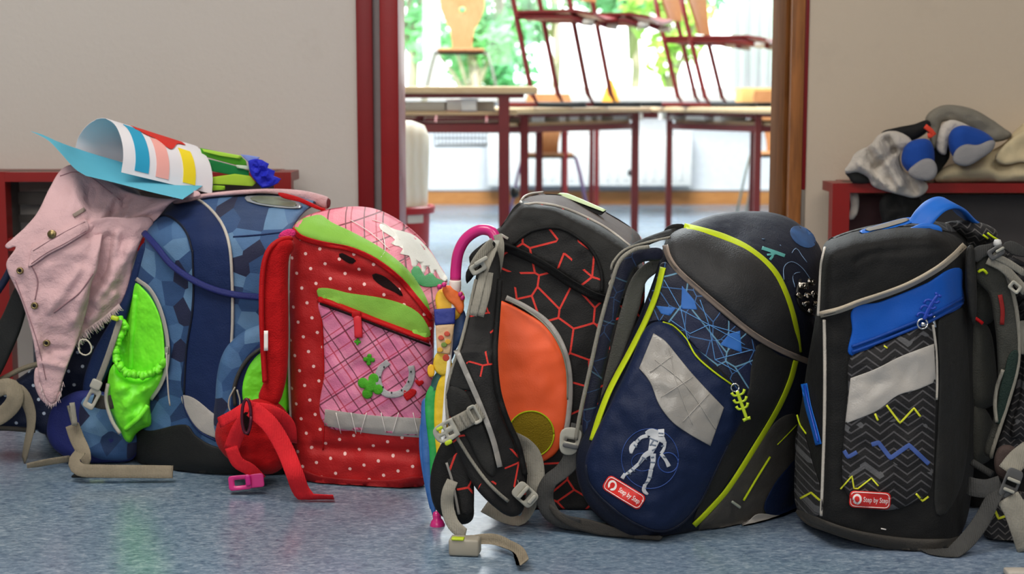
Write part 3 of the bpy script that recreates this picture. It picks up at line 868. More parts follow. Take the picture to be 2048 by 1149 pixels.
xp = XY(-6, 400, yl); m = MB(); bar(m, (xp, yl+.016, 0), (xp, yl+.016, lz), .033); m.build('post', M_redb, bl, smooth=False)
for k, (ya, yb_) in enumerate(((384, 410), (430, 446), (462, 480))):
    MB().box2((-2.26, yl+.09, W(60, yb_, yl+.09).z), (lx1-.035, yl+.10, W(60, ya, yl+.09).z)).build('slat', plain('dark_grey_slat', '#55504c', .7), bl, smooth=False)
MB().box2((XY(8, 400, yl+.06), yl+.05, zr+.012), (XY(26, 400, yl+.06), yl+.10, lz-.02)).build('upright', plain('dark_grey_slat', '#55504c', .7), bl, smooth=False)
# ------------------------------------------------------------------ pattern materials of the satchels (prints on cloth)
def sepuv(t):
    q = t.n('SeparateXYZ'); t.l(t.co('UV'), q.inputs[0]); return q.outputs[0], q.outputs[1]
def m_dots(name, c, dot, sc=40, rad=.16, rough=.6):
    t = NT(name, rough, .35); u, v = sepuv(t)
    a = t.math('ADD', t.math('MULTIPLY', u, sc*.86), t.math('MULTIPLY', v, sc*.30)); b = t.math('SUBTRACT', t.math('MULTIPLY', v, sc*.86), t.math('MULTIPLY', u, sc*.30))
    f1 = t.math('SUBTRACT', t.math('FRACT', a), .5); f2 = t.math('SUBTRACT', t.math('FRACT', b), .5)
    d = t.math('SQRT', t.math('ADD', t.math('MULTIPLY', f1, f1), t.math('MULTIPLY', f2, f2)))
    t.base(t.mix(t.math('LESS_THAN', d, rad), vary(t, c, .12), dot)); t.cloth(.0006, .007, .1); return t.m
def m_camo(name):
    t = NT(name, .7, .35); q = t.n('TexVoronoi', voronoi_dimensions='2D'); t.l(t.co('UV'), q.inputs['Vector']); q.inputs['Scale'].default_value = 34; q.inputs['Randomness'].default_value = .95
    s = t.n('SeparateColor'); t.l(q.outputs['Color'], s.inputs[0])
    c = t.ramp(s.outputs[0], [(0, '#2b4872'), (.16, '#4a6d96'), (.32, '#21385f'), (.46, '#5d80a3'), (.60, '#2f4f7c'), (.74, '#1e2340'), (.86, '#3e608a')], True)
    h = t.n('HueSaturation'); t.l(c, h.inputs['Color']); m = t.n('MapRange'); t.l(t.noise(60, 1, 'UV'), m.inputs[0]); m.inputs[3].default_value = .85; m.inputs[4].default_value = 1.1; t.l(m.outputs[0], h.inputs['Value'])
    t.base(h.outputs[0]); t.cloth(.0005, .004, .1); return t.m
def m_plaid(name, c1, c2, dark, rot=0.6):
    t = NT(name, .6, .35); u, v = sepuv(t); cr, sr = math.cos(rot), math.sin(rot)
    a = t.math('ADD', t.math('MULTIPLY', u, cr), t.math('MULTIPLY', v, sr)); b = t.math('SUBTRACT', t.math('MULTIPLY', v, cr), t.math('MULTIPLY', u, sr))
    def lines(x, sc, w, ph=0): return t.math('LESS_THAN', t.math('ABSOLUTE', t.math('SUBTRACT', t.math('FRACT', t.math('ADD', t.math('MULTIPLY', x, sc), ph)), .5)), w)
    wide = t.math('MULTIPLY', t.math('ADD', lines(a, 20, .25), lines(b, 20, .25)), .5)
    base = t.mix(wide, c1, c2)
    l1 = t.math('MAXIMUM', lines(a, 40, .035, .3), lines(b, 28, .028, .1)); l2 = t.math('MAXIMUM', lines(a, 30, .03, .62), lines(b, 40, .03, .77))
    x = t.mix(t.math('MULTIPLY', l2, .8), base, '#b3283f'); t.base(t.mix(t.math('MULTIPLY', l1, .85), x, dark)); t.cloth(.0006, .006, .1); return t.m
def m_crack(name, base='#191818', line='#d9382f', sc=26, w=.036, cut=.37):
    t = NT(name, .7, .35); q = t.n('TexVoronoi', voronoi_dimensions='2D', feature='DISTANCE_TO_EDGE'); t.l(t.co('UV'), q.inputs['Vector']); q.inputs['Scale'].default_value = sc; q.inputs['Randomness'].default_value = .9
    msk = t.math('GREATER_THAN', t.noise(17, 1, 'UV'), cut)
    f = t.math('MULTIPLY', t.math('LESS_THAN', q.outputs['Distance'], w), msk)
    t.base(t.mix(f, vary(t, base, .15), line)); t.cloth(.0006, .005, .1); return t.m
def m_web(name, k=1.0):
    """thin glowing-look line network with lit facets, printed on navy cloth"""
    t = NT(name, .6, .4)
    q = t.n('TexVoronoi', voronoi_dimensions='2D', feature='DISTANCE_TO_EDGE'); t.l(t.co('UV'), q.inputs['Vector']); q.inputs['Scale'].default_value = 30
    q2 = t.n('TexVoronoi', voronoi_dimensions='2D', feature='DISTANCE_TO_EDGE'); t.l(t.co('UV'), q2.inputs['Vector']); q2.inputs['Scale'].default_value = 17
    c = t.n('TexVoronoi', voronoi_dimensions='2D'); t.l(t.co('UV'), c.inputs['Vector']); c.inputs['Scale'].default_value = 17
    s = t.n('SeparateColor'); t.l(c.outputs['Color'], s.inputs[0])
    f = t.ramp(s.outputs[1], [(0, '#0c1128'), (.5, '#121b3a'), (.76, '#173a6e' if k > .5 else '#14213f'), (.9, '#2259a0' if k > .5 else '#182a50')], True)
    a = t.mix(t.math('MULTIPLY', t.math('LESS_THAN', q.outputs['Distance'], .018), .55*k), f, '#4b82c4')
    t.base(t.mix(t.math('MULTIPLY', t.math('LESS_THAN', q2.outputs['Distance'], .016), .7*k), a, '#6fa3c0')); t.cloth(.0005, .004, .1); return t.m
def m_zig(name, amp=.010, wl=.036, per=.0105, dark='#131214', light='#565456'):
    t = NT(name, .7, .35); u, v = sepuv(t)
    tri = t.math('ABSOLUTE', t.math('SUBTRACT', t.math('FRACT', t.math('DIVIDE', u, wl)), .5))
    h = t.math('ADD', v, t.math('MULTIPLY', tri, amp*2.6))
    f = t.math('FRACT', t.math('DIVIDE', h, per)); l = t.math('LESS_THAN', f, .22)
    w = t.math('LESS_THAN', t.math('FRACT', t.math('DIVIDE', h, per*5.3)), .16)
    blk = t.math('GREATER_THAN', t.noise(34, 1, 'UV'), .53)
    a = t.mix(t.math('MULTIPLY', l, .75), vary(t, dark, .15), light); t.base(t.mix(t.math('MULTIPLY', t.math('MULTIPLY', w, blk), .8), a, '#5a5a5c')); t.cloth(.0006, .005, .1); return t.m
M_bcamo = m_camo('blue_facet_print'); M_bnavy = fabric('royal_navy_cloth', '#14264f', .65); M_bband = fabric('indigo_elastic', '#232a66', .6, wr=.002)
M_crm = fabric('cream_reflective_trim', '#b9b2a8', .45, wr=0); M_ref = fabric('silver_reflective_cloth', '#a6a19b', .35, .0003, .005, 0, .06, .6)
M_rub = fabric('dark_rubbery_base_cloth', '#1f2020', .6, .0004, .004); M_lime = fabric('neon_green_nylon', '#7cf22e', .5, .0002, .010, 0, .05, .5, 22)
M_olv = webbing('olive_beige_webbing', '#857b69'); M_gweb = webbing('grey_webbing', '#8a867b'); M_dweb = webbing('dark_grey_webbing', '#3c3c3b')
M_polka = m_dots('navy_polka_dot_cloth', '#101b38', '#c3cfe0', 46, .11)
M_reddot = m_dots('red_polka_dot_cloth', '#ad1517', '#f0c4be', 47, .105); M_plaid = m_plaid('pink_plaid_cloth', '#e289a8', '#d4749a', '#5a2030')
M_plaid2 = m_plaid('rose_plaid_cloth', '#e98796', '#dd7488', '#5b1a24', .25)
M_lgrn = fabric('apple_green_cloth', '#83b846', .65, .0004, .004); M_rcl = fabric('bright_red_cloth', '#b50d12', .6, .0006, .006); M_rweb = webbing('red_webbing', '#d8202a')
M_rpad = fabric('red_mesh_padding', '#b00b10', .85, .001, .008, .3); M_pinkp = plain('pink_plastic', '#d0267c', .3, coat=.3); M_drk = fabric('dark_wine_shade_and_trim', '#160304', .9)  # dark wine serves trim and the painted shade in the lid gap
M_blk = fabric('black_cloth', '#151515', .7, .0006, .005); M_blk2 = fabric('charcoal_cloth', '#232322', .65, .0005, .005); M_crack = m_crack('red_crack_print_on_black'); M_crack2 = m_crack('sparse_red_crack_print', sc=30, w=.034, cut=.50)
M_org = fabric('neon_orange_nylon', '#ff6430', .5, .0002, .0015, 0, .04, .5, 12); M_olc = fabric('olive_mesh_patch', '#8a7416', .8, .0012, 0)
M_taupe = fabric('taupe_trim_cloth', '#4c3f3b', .7); M_greyp = plain('grey_buckle_plastic', '#a6a397', .45, bump=.0003); M_dgp = plain('dark_grey_buckle_plastic', '#555555', .4)
M_limep = plain('lime_plastic', '#b9cf26', .35); M_nvy = fabric('navy_cloth', '#101e3d', .55, .0005, .006); M_nvd = fabric('dark_navy_cloth', '#121829', .6, .0005, .004)
M_limet = fabric('lime_trim_cloth', '#b7c918', .6, .0004, 0); M_tan = fabric('tan_piping_cloth', '#8f7f73', .6, .0004, 0); M_web_ = m_web('blue_network_print'); M_web2 = m_web('dim_network_print', .3)
M_lid = fabric('ribbed_grey_cloth', '#2e2e2f', .55, .0007, .003); M_gref = fabric('scuffed_silver_cloth', '#8f8b85', .3, .0003, .006, 0, .12, .6); M_side = fabric('warm_grey_cloth', '#46433f', .65, .0006, .008)
M_zig = m_zig('grey_zigzag_print'); M_blu = fabric('cobalt_cloth', '#1356b5', .55, .0003, .003); M_blup = plain('cobalt_plastic', '#1661bd', .5, spec=.3)
M_chrome = plain('chrome', '#d6d6d6', .15, 1.0); M_gbase = fabric('taupe_base_cloth', '#3d3a36', .75, .0006, .004); M_padg = fabric('grey_back_padding', '#40403b', .85, .0012, .004, .3)
M_tagr = plain('red_rubber_badge', '#d5261f', .4); M_tagw = plain('white_print', '#f3ece6', .6); M_jkt = fabric('dusty_pink_denim', '#cda9ac', .85, .0008, .009, .25, .08, .2, 26)
M_jktd = fabric('darker_pink_denim', '#96737a', .85, .0008, .006, .2); M_brass = plain('antique_brass', '#8a7a55', .35, .9)

# ================================================================== navy polka-dot satchel at the far left, under the jacket
A = thing('school_satchel', 'navy satchel with white polka dots and brown straps, half hidden under the pink jacket', 'backpack', W(160, 900, .26)*1, 'school satchels in the row')
A.location.z = 0; ORG[A.name] = Vector(A.location)
solid('body', [(112, 372), (200, 360), (262, 372), (285, 400), (268, 460), (258, 560), (248, 700), (246, 860), (225, 900), (150, 902), (96, 880), (72, 780), (66, 690), (62, 560), (75, 440)],
      lambda x, y: .20+.0003*max(0, 700-y), M_polka, A, D=.17, r=.035, wob=(.005, 60), register='A')
gA = OnBody('A')
solid('strap_pad', [(-40, 700), (0, 640), (30, 575), (52, 545), (58, 590), (45, 650), (25, 700), (-5, 760), (-40, 800)], lambda x, y: .13, M_rub, A, D=.016, r=.006)
cord('strap_edge', [(-10, 590, .128), (10, 560, .128), (30, 520, .128)], .006, M_polka, A)
solid('hip_fin', [(-40, 800), (0, 782), (40, 755), (80, 735), (110, 760), (118, 820), (100, 868), (60, 858), (-40, 852)], lambda x, y: .155, M_polka, A, D=.025, r=.01, wob=(.003, 40))
cord('fin_piping', [(-30, 775, .15), (5, 758, .15), (45, 738, .15), (85, 726, .152)], .0042, M_olv, A)
cord('fin_piping', [(-30, 857, .15), (20, 858, .15), (70, 862, .152)], .004, M_gbase, A)
strap('webbing', [(-30, 800, .135), (8, 780, .13), (38, 782, .128), (58, 815, .128), (62, 850, .13), (54, 890, .135), (47, 922, .15)], .020, .0018, M_olv, A, roll=[0, -30, 10, 30, 50, 60, 70], zmin=.002)
strap('webbing', [(-30, 845, .12), (5, 830, .12), (30, 800, .12), (22, 775, .122), (-8, 778, .122)], .026, .002, M_olv, A)
cord('bottom_piping', [(120, 905, .2), (190, 915, .19), (262, 912, .2)], .006, M_gbase, A, zmin=.007)

# ================================================================== blue satchel with faceted print
B = thing('school_satchel', 'blue satchel with faceted print and neon green side pouch hanging open', 'backpack', (XY(430, 900, .15), .17, 0), 'school satchels in the row')
def dB(x, y):
    k = math.log1p(math.exp((395-x)/26))*26
    t = math.log1p(math.exp((462-y)/14))*14
    return .062+k*.00062+t*.0021+max(0, x-470)*.00012
solid('body', [(348, 394), (400, 389), (480, 386), (560, 387), (618, 397), (632, 405), (610, 424), (590, 450), (582, 500), (580, 600), (580, 800), (578, 948), (500, 955), (400, 950), (330, 943), (285, 930), (262, 905), (250, 860), (252, 760), (252, 660), (262, 570), (285, 500), (300, 445)],
      dB, M_bcamo, B, D=.2, r=.022, wob=(.002, 60), register='B', step=7)
gB = OnBody('B')
solid('side_band', [(346, 397), (372, 391), (402, 401), (440, 440), (459, 490), (463, 600), (461, 690), (442, 742), (433, 832), (367, 790), (371, 700), (383, 610), (384, 520), (373, 468), (350, 441), (325, 432), (303, 446), (297, 440), (320, 413)],
      gB, M_bnavy, B, r=.003, lift=.003, wob=(.0015, 50), sharp=60)
solid('reflective_panel', [(367, 791), (432, 831, 'c'), (433, 878, 'c'), (400, 862), (376, 830)], gB, M_ref, B, r=.001, lift=.007)
solid('base_cover', [(256, 858), (300, 862), (372, 850), (392, 872), (430, 893), (500, 905), (578, 905), (577, 952), (500, 957), (400, 953), (330, 946), (282, 932), (260, 905)], gB, M_rub, B, r=.003, lift=.004)
cord('piping', [(362, 391), (402, 403), (440, 442), (458, 488), (464, 560), (465, 640), (463, 690)], .0024, M_crm, B, gB, .004)
cord('piping', [(366, 792), (373, 825), (398, 862), (432, 882)], .002, M_bnavy, B, gB, .005)
cord('seam', [(466, 474), (520, 470), (590, 462)], .0013, M_bnavy, B, gB, .001)
cord('seam', [(385, 500), (386, 610), (373, 700), (368, 790)], .0016, M_nvd, B, gB, .004)
cord('window_piping', [(300, 446), (325, 431), (352, 441), (374, 468), (385, 505)], .0018, M_nvd, B, gB, .004)
vs, fs = sweep(path3([(288, 466), (310, 490), (345, 532), (400, 568), (455, 587), (520, 595), (600, 598)], gB, .010), flat(.010, .006)); link('elastic_cord', vs, fs, M_bband, B)
solid('front_pocket', [(432, 872), (431, 790), (438, 730), (455, 692), (490, 662), (540, 645), (570, 642), (580, 660), (580, 870), (545, 893), (480, 893)], gB, M_bcamo, B, r=.012, lift=.016, bulge=.006)
solid('pocket_edge', [(470, 860), (462, 800), (475, 745), (505, 700), (550, 668), (578, 662), (578, 696), (560, 702), (520, 730), (496, 770), (490, 830), (492, 862)], lambda x, y: gB(x, y)-.020, M_bnavy, B, r=.006, lift=.010)
solid('pocket_lining', [(486, 806), (484, 766), (502, 722), (535, 695), (576, 682), (576, 825), (510, 832)], lambda x, y: gB(x, y)-.024, M_lime, B, r=.006, lift=.008, wob=(.004, 25))
cord('pocket_zip', [(470, 812), (468, 778), (480, 742), (502, 712), (540, 688)], .0028, M_dweb, B, gB, .034)
cord('zip_pull', [(470, 775), (458, 800), (460, 822), (472, 826), (480, 806), (474, 780)], .0012, M_greyp, B, gB, .038)
# name badge on the lid
solid('name_badge', [(489, 396), (510, 391), (560, 392), (590, 402), (604, 413), (590, 417), (540, 413), (505, 406)], gB, plain('clear_grey_plastic', '#8e9499', .2), B, r=.001, lift=.007)
solid('badge_picture', [(500, 396), (540, 393), (580, 400), (594, 411), (560, 411), (515, 405)], gB, plain('mottled_green_print', '#6c7463', .4, amt=.3), B, r=.0005, lift=.0092)
# neon pouch on the side
gBp = lambda x, y: gB(x, y)-.004
solid('pouch_lining', [(271, 566), (284, 575), (305, 600), (322, 640), (329, 690), (326, 735), (300, 760), (245, 760), (233, 715), (238, 650), (252, 610), (262, 580)], gBp, M_lime, B, r=.004, lift=.004, wob=(.002, 25))
cord('pouch_fold', [(272, 590), (268, 640), (264, 690), (262, 740)], .005, M_lime, B, gB, .007)
solid('pouch', [(228, 728), (240, 748), (262, 756), (292, 754), (326, 728), (331, 760), (318, 785), (301, 802), (302, 850), (286, 858), (272, 868), (258, 886), (240, 862), (226, 832), (214, 802), (214, 772)],
      lambda x, y: .105, M_lime, B, D=.05, r=.016, bulge=.014, bw=.03, wob=(.010, 24, 3), step=6)
cord('pouch_crease', [(250, 860, .088), (275, 838, .08), (296, 812, .084)], .004, M_lime, B)
rp = path3([(236, 640), (250, 652), (240, 672), (232, 700), (236, 728), (258, 747), (290, 750), (318, 738), (328, 722)], None and 0 or (lambda x, y: .094+.0002*max(0, 720-y)), 0, 3)
rs = [1+.13*math.sin(i*2.1)+.12*math.sin(i*1.13) for i in range(len(rp))]
vs, fs = sweep([p+Vector((0, .002*math.sin(i*2.3), .0022*math.sin(i*1.7))) for i, p in enumerate(rp)], circle(.0058, 10), rs=rs); link('gathered_rim', vs, fs, M_lime, B)
band('pouch_zip', [(272, 558), (300, 580), (322, 624), (335, 685), (333, 735), (320, 772), (301, 800)], 8, lambda x, y: gB(x, y)-.006, M_ref, B, r=.002, lift=.004)
cord('pouch_piping', [(216, 768, .10), (212, 800, .10), (224, 842, .10), (240, 868, .10)], .003, M_crm, B)
cord('zip_pull', [(333, 706, .07), (334, 740, .066), (337, 790, .064), (340, 812, .064)], .0012, M_crm, B)
MB().box(W(334, 702, .075), (.003, .003, .006), None, .001).build('zip_slider', M_steel, B)
MB().box(W(230, 637, .095), (.006, .004, .0035), Matrix.Rotation(.3, 3, 'Y'), .002).build('toggle', M_limep, B)
# back strap, side fin and webbing on its left
solid('shoulder_strap', [(292, 484), (300, 492), (284, 540), (268, 590), (256, 630), (244, 668), (232, 700), (222, 735), (190, 790), (172, 800), (166, 770), (182, 715), (205, 670), (228, 632), (250, 588), (266, 535), (280, 495)], lambda x, y: .14, M_bnavy, B, D=.03, r=.008)
solid('hip_fin', [(94, 852), (104, 818), (128, 795), (160, 782), (205, 784), (250, 800), (276, 850), (270, 915), (215, 926), (150, 922), (112, 902), (96, 878)], lambda x, y: .125+.0001*abs(x-180), M_bband, B, D=.03, r=.014, step=6, register='Bf')
gBf = OnBody('Bf')
solid('fin_panel', [(165, 800), (205, 790), (250, 806), (274, 850), (268, 912), (210, 921), (175, 905), (160, 860)], gBf, M_bcamo, B, r=.004, lift=.003, wob=(.004, 30))
cord('fin_seam', [(136, 812), (146, 850), (155, 880)], .0022, M_gweb, B, gBf, .002)
strap('webbing', [(240, 640, .10), (224, 690, .09), (208, 735, .085), (192, 775, .085)], .009, .002, M_gweb, B)
plate('buckle', 184, 798, 28, rrect(24, 44, 6), .085, .007, M_greyp, B, holes=[rrect(10, 20, 2)])
plate('buckle_bar', 192, 770, 25, rrect(22, 20, 4), .082, .006, M_greyp, B)
strap('webbing', [(186, 800, .10), (210, 806, .10), (240, 800, .11)], .022, .003, M_gbase, B, roll=10)
strap('webbing', [(144, 806, .095), (148, 835, .092), (150, 852, .09)], .008, .002, M_gweb, B)
strap('webbing', [(144, 850, .10), (155, 880, .095), (170, 910, .08), (178, 930, .06)], .022, .002, M_olv, B, roll=[20, 0, 30, 60], zmin=.004)
strap('webbing', [(160, 905, .045), (148, 925, .03), (160, 940, .02), (200, 943, .02), (280, 944, .022), (346, 945, .025)], .020, .002, M_olv, B, roll=[40, 30, 5, 0, 0, -6], zmin=.009)
strap('webbing', [(54, 934, .095), (95, 925, .11), (140, 918, .125)], .012, .002, M_olv, B, roll=30, zmin=.006)
MB().box(WZ(195, 949, .004), (.012, .006, .003), None, .002).build('webbing_clip', M_limep, B)
MB().box(WZ(200, 949, .002), (.040, .016, .0012), None, .001).build('clip_base', M_blk, B)

# ================================================================== red polka-dot satchel with pink plaid lid
Cc = thing('school_satchel', 'red satchel with white dots, pink plaid pocket with clover, and red straps', 'backpack', (XY(720, 950, .1), .1, 0), 'school satchels in the row')
bx_ = [560, 583, 650, 700, 760, 800, 830, 862, 900]; by_ = [455, 462, 487, 500, 528, 560, 595, 636, 680]
def dC(x, y):
    b = float(np.interp(x, bx_, by_)); s = math.log1p(math.exp((b-22-y)/12))*12
    return .028-.05*(x-590)/260+.00019*max(0, x-800)+s*.00165
solid('body', [(581, 470), (592, 446), (625, 427), (690, 415), (745, 418), (795, 441), (842, 480), (875, 528), (893, 564), (882, 595), (870, 640), (868, 700), (867, 780), (857, 860), (850, 935), (846, 972), (800, 984), (740, 987), (690, 984), (640, 975), (600, 962), (588, 935), (583, 860), (580, 740), (578, 600)],
      dC, M_reddot, Cc, D=.2, r=.02, wob=(.004, 55, 2), register='C', step=7, fold=lambda x, y: .008*math.exp(-((y-900-.06*(x-700))/11)**2)*(1 if x > 620 else .3)+.007*math.exp(-((y-535-.22*(x-640))/12)**2)*max(0, min(1, (x-610)/60)))
gC = OnBody('C')
solid('lid', [(585, 460), (594, 446), (626, 427), (690, 414), (746, 417), (797, 440), (844, 479), (877, 527), (895, 563), (884, 592), (872, 628), (864, 634), (845, 610), (818, 578), (788, 545), (740, 515), (690, 493), (640, 485), (605, 474)], lambda x, y: gC(x, y)-.004, M_plaid2, Cc, D=.02, r=.006, lift=.004, step=7, register='Cl')
gCl = OnBody('Cl', 'C')
solid('lid_band', [(589, 456), (600, 440), (625, 432), (642, 430), (662, 444), (702, 463), (760, 495), (812, 536), (842, 576), (860, 622), (845, 606), (820, 575), (790, 545), (740, 514), (690, 492), (640, 484), (604, 471)], gCl, M_lgrn, Cc, r=.0006, lift=.0025)
band('lid_zip', [(584, 458), (600, 474), (640, 487), (700, 499), (748, 520), (798, 558), (832, 597), (866, 640)], 11, gCl, M_rcl, Cc, r=.004, lift=.006)
solid('print_mane', [(758, 451), (790, 459), (828, 471), (858, 500), (884, 540), (895, 562), (880, 557), (870, 540), (866, 552), (854, 532), (848, 550), (838, 524), (828, 538), (818, 512), (800, 508), (806, 498), (782, 487), (790, 480)], gCl, fabric('white_print_cloth', '#e8e6dc', .7, wr=0), Cc, r=.0005, lift=.002, label='white mane of the printed horse')
solid('print_muzzle', [(822, 542), (836, 532), (850, 552), (862, 545), (872, 556), (890, 566), (872, 573), (846, 573), (830, 560)], gCl, fabric('leaf_green_print', '#3f9c55', .7, wr=0), Cc, r=.0005, lift=.0022, label='green patch of the printed horse')
for a in ([(765, 462), (770, 500), (762, 515)], [(700, 440), (740, 465), (780, 500)], [(745, 440), (775, 452), (800, 480)]): cord('print_line', a, .0006, M_tagw, Cc, gCl, .002)
solid('gap_shade_patch', [(678, 508), (700, 514), (712, 522), (705, 528), (692, 524)], gC, M_drk, Cc, r=.0005, lift=.0015)  # flat dark patch painting the shade inside the gap under the lid
solid('gap_shade_patch', [(744, 550), (762, 550), (785, 566), (806, 592), (788, 584), (760, 570)], gC, M_drk, Cc, r=.0005, lift=.0015)  # second dark patch, shade of the lid opening put in as colour
solid('pocket', [(642, 600), (700, 620), (760, 642), (815, 664), (860, 684), (865, 740), (862, 800), (857, 845), (853, 870), (740, 862), (648, 847), (649, 740), (646, 650)], gC, M_plaid, Cc, r=.003, lift=.006, bulge=.003, wob=(.003, 40), register='Cp', step=7)
gCp = OnBody('Cp', 'C')
solid('pocket_top', [(637, 577), (700, 587), (770, 598), (822, 616), (850, 642), (857, 676), (800, 656), (740, 632), (680, 610), (640, 598)], lambda x, y: min(gCp(x, y), gC(x, y)), M_lgrn, Cc, r=.0006, lift=.003, sharp=40)
band('pocket_zip', [(636, 598), (690, 617), (760, 645), (860, 682)], 12, lambda x, y: min(gCp(x, y), gC(x, y)), M_rcl, Cc, r=.004, lift=.006)
cord('pocket_zip_edge', [(640, 608), (692, 627), (762, 655), (860, 692)], .0016, M_drk, Cc, gCp, .003)
MB().box(W(713, 629, gCp(713, 629)-.008), (.007, .003, .005), None, .002).build('zip_slider', M_rcl, Cc)
band('zip_pull', [(714, 632), (716, 652), (717, 676)], 16, lambda x, y: gCp(715, 650)-.007, plain('red_rubber', '#d82330', .5), Cc, r=.002, lift=.003)
solid('reflective_strip', [(650, 819, 'c'), (740, 831), (858, 838, 'c'), (853, 877, 'c'), (740, 868), (648, 852, 'c')], gCp, M_ref, Cc, r=.0004, lift=.0012)
for x in (672, 702, 733, 762, 797, 826): cord('strip_stitch', [(x, 826), (x+(-12 if x % 2 else 10), 868)], .0006, M_tagw, Cc, gCp, .003)
def lobes(cx, cy, R, n=4, ph=.4):
    o = []
    for k in range(n*10):
        a = 2*PI*k/(n*10)+ph; r = R*(.42+.58*abs(math.cos(n*(a-ph)/2))**.7); o.append((cx+r*math.cos(a), cy+r*math.sin(a), 'c'))
    return o
M_clo = fabric('clover_green', '#4aa226', .6, wr=0)
solid('clover', lobes(741, 773, 27), gCp, M_clo, Cc, r=.002, lift=.004, step=5)
solid('clover', lobes(738, 720, 12, ph=.1), gCp, M_clo, Cc, r=.0015, lift=.003, step=4)
solid('clover', lobes(715, 684, 7, ph=.1), gCp, M_clo, Cc, r=.001, lift=.003, step=3)
band('horseshoe', [(777, 724), (760, 740), (757, 765), (770, 787), (795, 789), (815, 775), (824, 750), (822, 732)], 13, gCp, fabric('silver_print', '#a9a6a8', .45, wr=0), Cc, r=.0012, lift=.003, step=4)
for (x, y) in ((768, 735), (760, 755), (766, 775), (783, 786), (803, 781), (817, 764), (822, 744)): plate('horseshoe_nail', x, y, 0, rrect(3, 4, 1), lambda x, y: gCp(x, y)-.0046, .001, M_black, Cc, step=2)
solid('heart', [(806, 782), (811, 778), (816, 782), (824, 778), (833, 783), (829, 792), (814, 803, 'c'), (808, 795)], gCp, M_rcl, Cc, r=.001, lift=.003, step=4)
solid('heart', [(830, 764), (834, 760), (838, 763), (844, 761), (848, 766), (838, 774, 'c')], gCp, M_rcl, Cc, r=.001, lift=.003, step=3)
solid('base_band', [(592, 940), (640, 952), (700, 958), (780, 960), (848, 954), (846, 975), (800, 985), (740, 988), (690, 985), (640, 976), (600, 962)], gC, fabric('deep_red_cloth', '#8c1014', .6), Cc, r=.003, lift=.004)
cord('piping', [(582, 470), (579, 560), (578, 700), (579, 780), (583, 880)], .002, M_crm, Cc, gC, .001)
cord('piping', [(640, 600), (646, 700), (648, 820), (646, 900)], .0012, M_rcl, Cc, gC, .001)
# left shoulder strap and its knotted lower end
solid('shoulder_strap', [(586, 482), (568, 478), (545, 488), (529, 512), (522, 550), (520, 610), (524, 690), (528, 760), (518, 800), (550, 812), (568, 780), (576, 720), (577, 620), (576, 545), (580, 510), (588, 500)],
      lambda x, y: -.02+.0004*max(0, x-560), M_rpad, Cc, D=.03, r=.010, wob=(.003, 40), step=7)
cord('strap_edge', [(583, 477, .0), (562, 480, -.012), (538, 500, -.02), (526, 540, -.024), (523, 620, -.024), (526, 700, -.024), (530, 765, -.024)], .004, M_rcl, Cc)
strap('care_label', [(532, 662, -.034), (532, 702, -.034)], .006, .001, M_tagw, Cc)
solid('strap_pad', [(430, 872), (440, 838), (470, 818), (505, 800), (545, 800), (578, 832), (584, 880), (574, 925), (545, 948), (505, 944), (465, 925), (440, 900)], lambda x, y: -.03+.00025*abs(x-510), M_rpad, Cc, D=.04, r=.018, bulge=.008, wob=(.005, 30), step=6)
strap('webbing', [(438, 846, -.055), (468, 830, -.065), (505, 806, -.06)], .016, .002, M_rweb, Cc, roll=-15)
strap('webbing', [(500, 818, -.075), (545, 826, -.075), (575, 850, -.06), (580, 885, -.045)], .022, .002, M_rweb, Cc, roll=20)
strap('webbing', [(462, 900, -.055), (478, 860, -.066), (500, 828, -.072)], .022, .002, M_rweb, Cc, roll=0)
strap('webbing', [(462, 895, -.057), (475, 925, -.055), (500, 940, -.05), (520, 960, -.04)], .020, .002, M_rweb, Cc, roll=25)
strap('webbing', [(504, 818, -.08), (540, 850, -.085), (570, 900, -.09), (590, 950, -.10), (604, 985, -.09), (628, 1003, -.085), (668, 1007, -.085)], .025, .002, M_rweb, Cc, roll=[10, 0, 0, 0, 20, 50, 60], zmin=.004)
o_ring = [W(493+9*math.cos(a), 833+34*math.sin(a), -.085) for a in [2*PI*k/28 for k in range(29)]]
vs, fs = sweep(o_ring, circle(.0024, 8)); link('strap_ring', vs, fs, plain('plum_metal', '#5b2233', .3, .5), Cc)
solid('ring_tongue', [(484, 830), (500, 826), (502, 850), (497, 872), (487, 868)], lambda x, y: -.078, M_drk, Cc, D=.003, r=.001)
plate('buckle', 480, 966, -6, rrect(46, 30, 6), -.05, .012, M_pinkp, Cc, holes=[rrect(22, 12, 2)])
plate('buckle', 513, 962, -6, rrect(30, 28, 5), -.048, .010, M_pinkp, Cc)
plate('buckle_tab', 496, 962, -6, rrect(10, 22, 3), -.055, .004, plain('magenta_plastic', '#c21c7c', .35), Cc)
solid('fringe_knot', [(556, 474), (566, 462), (584, 458), (592, 468), (580, 478), (562, 480)], lambda x, y: .005, fabric('pink_tassel_yarn', '#d9377a', .9, .002, .01), Cc, D=.012, r=.004, wob=(.004, 8))
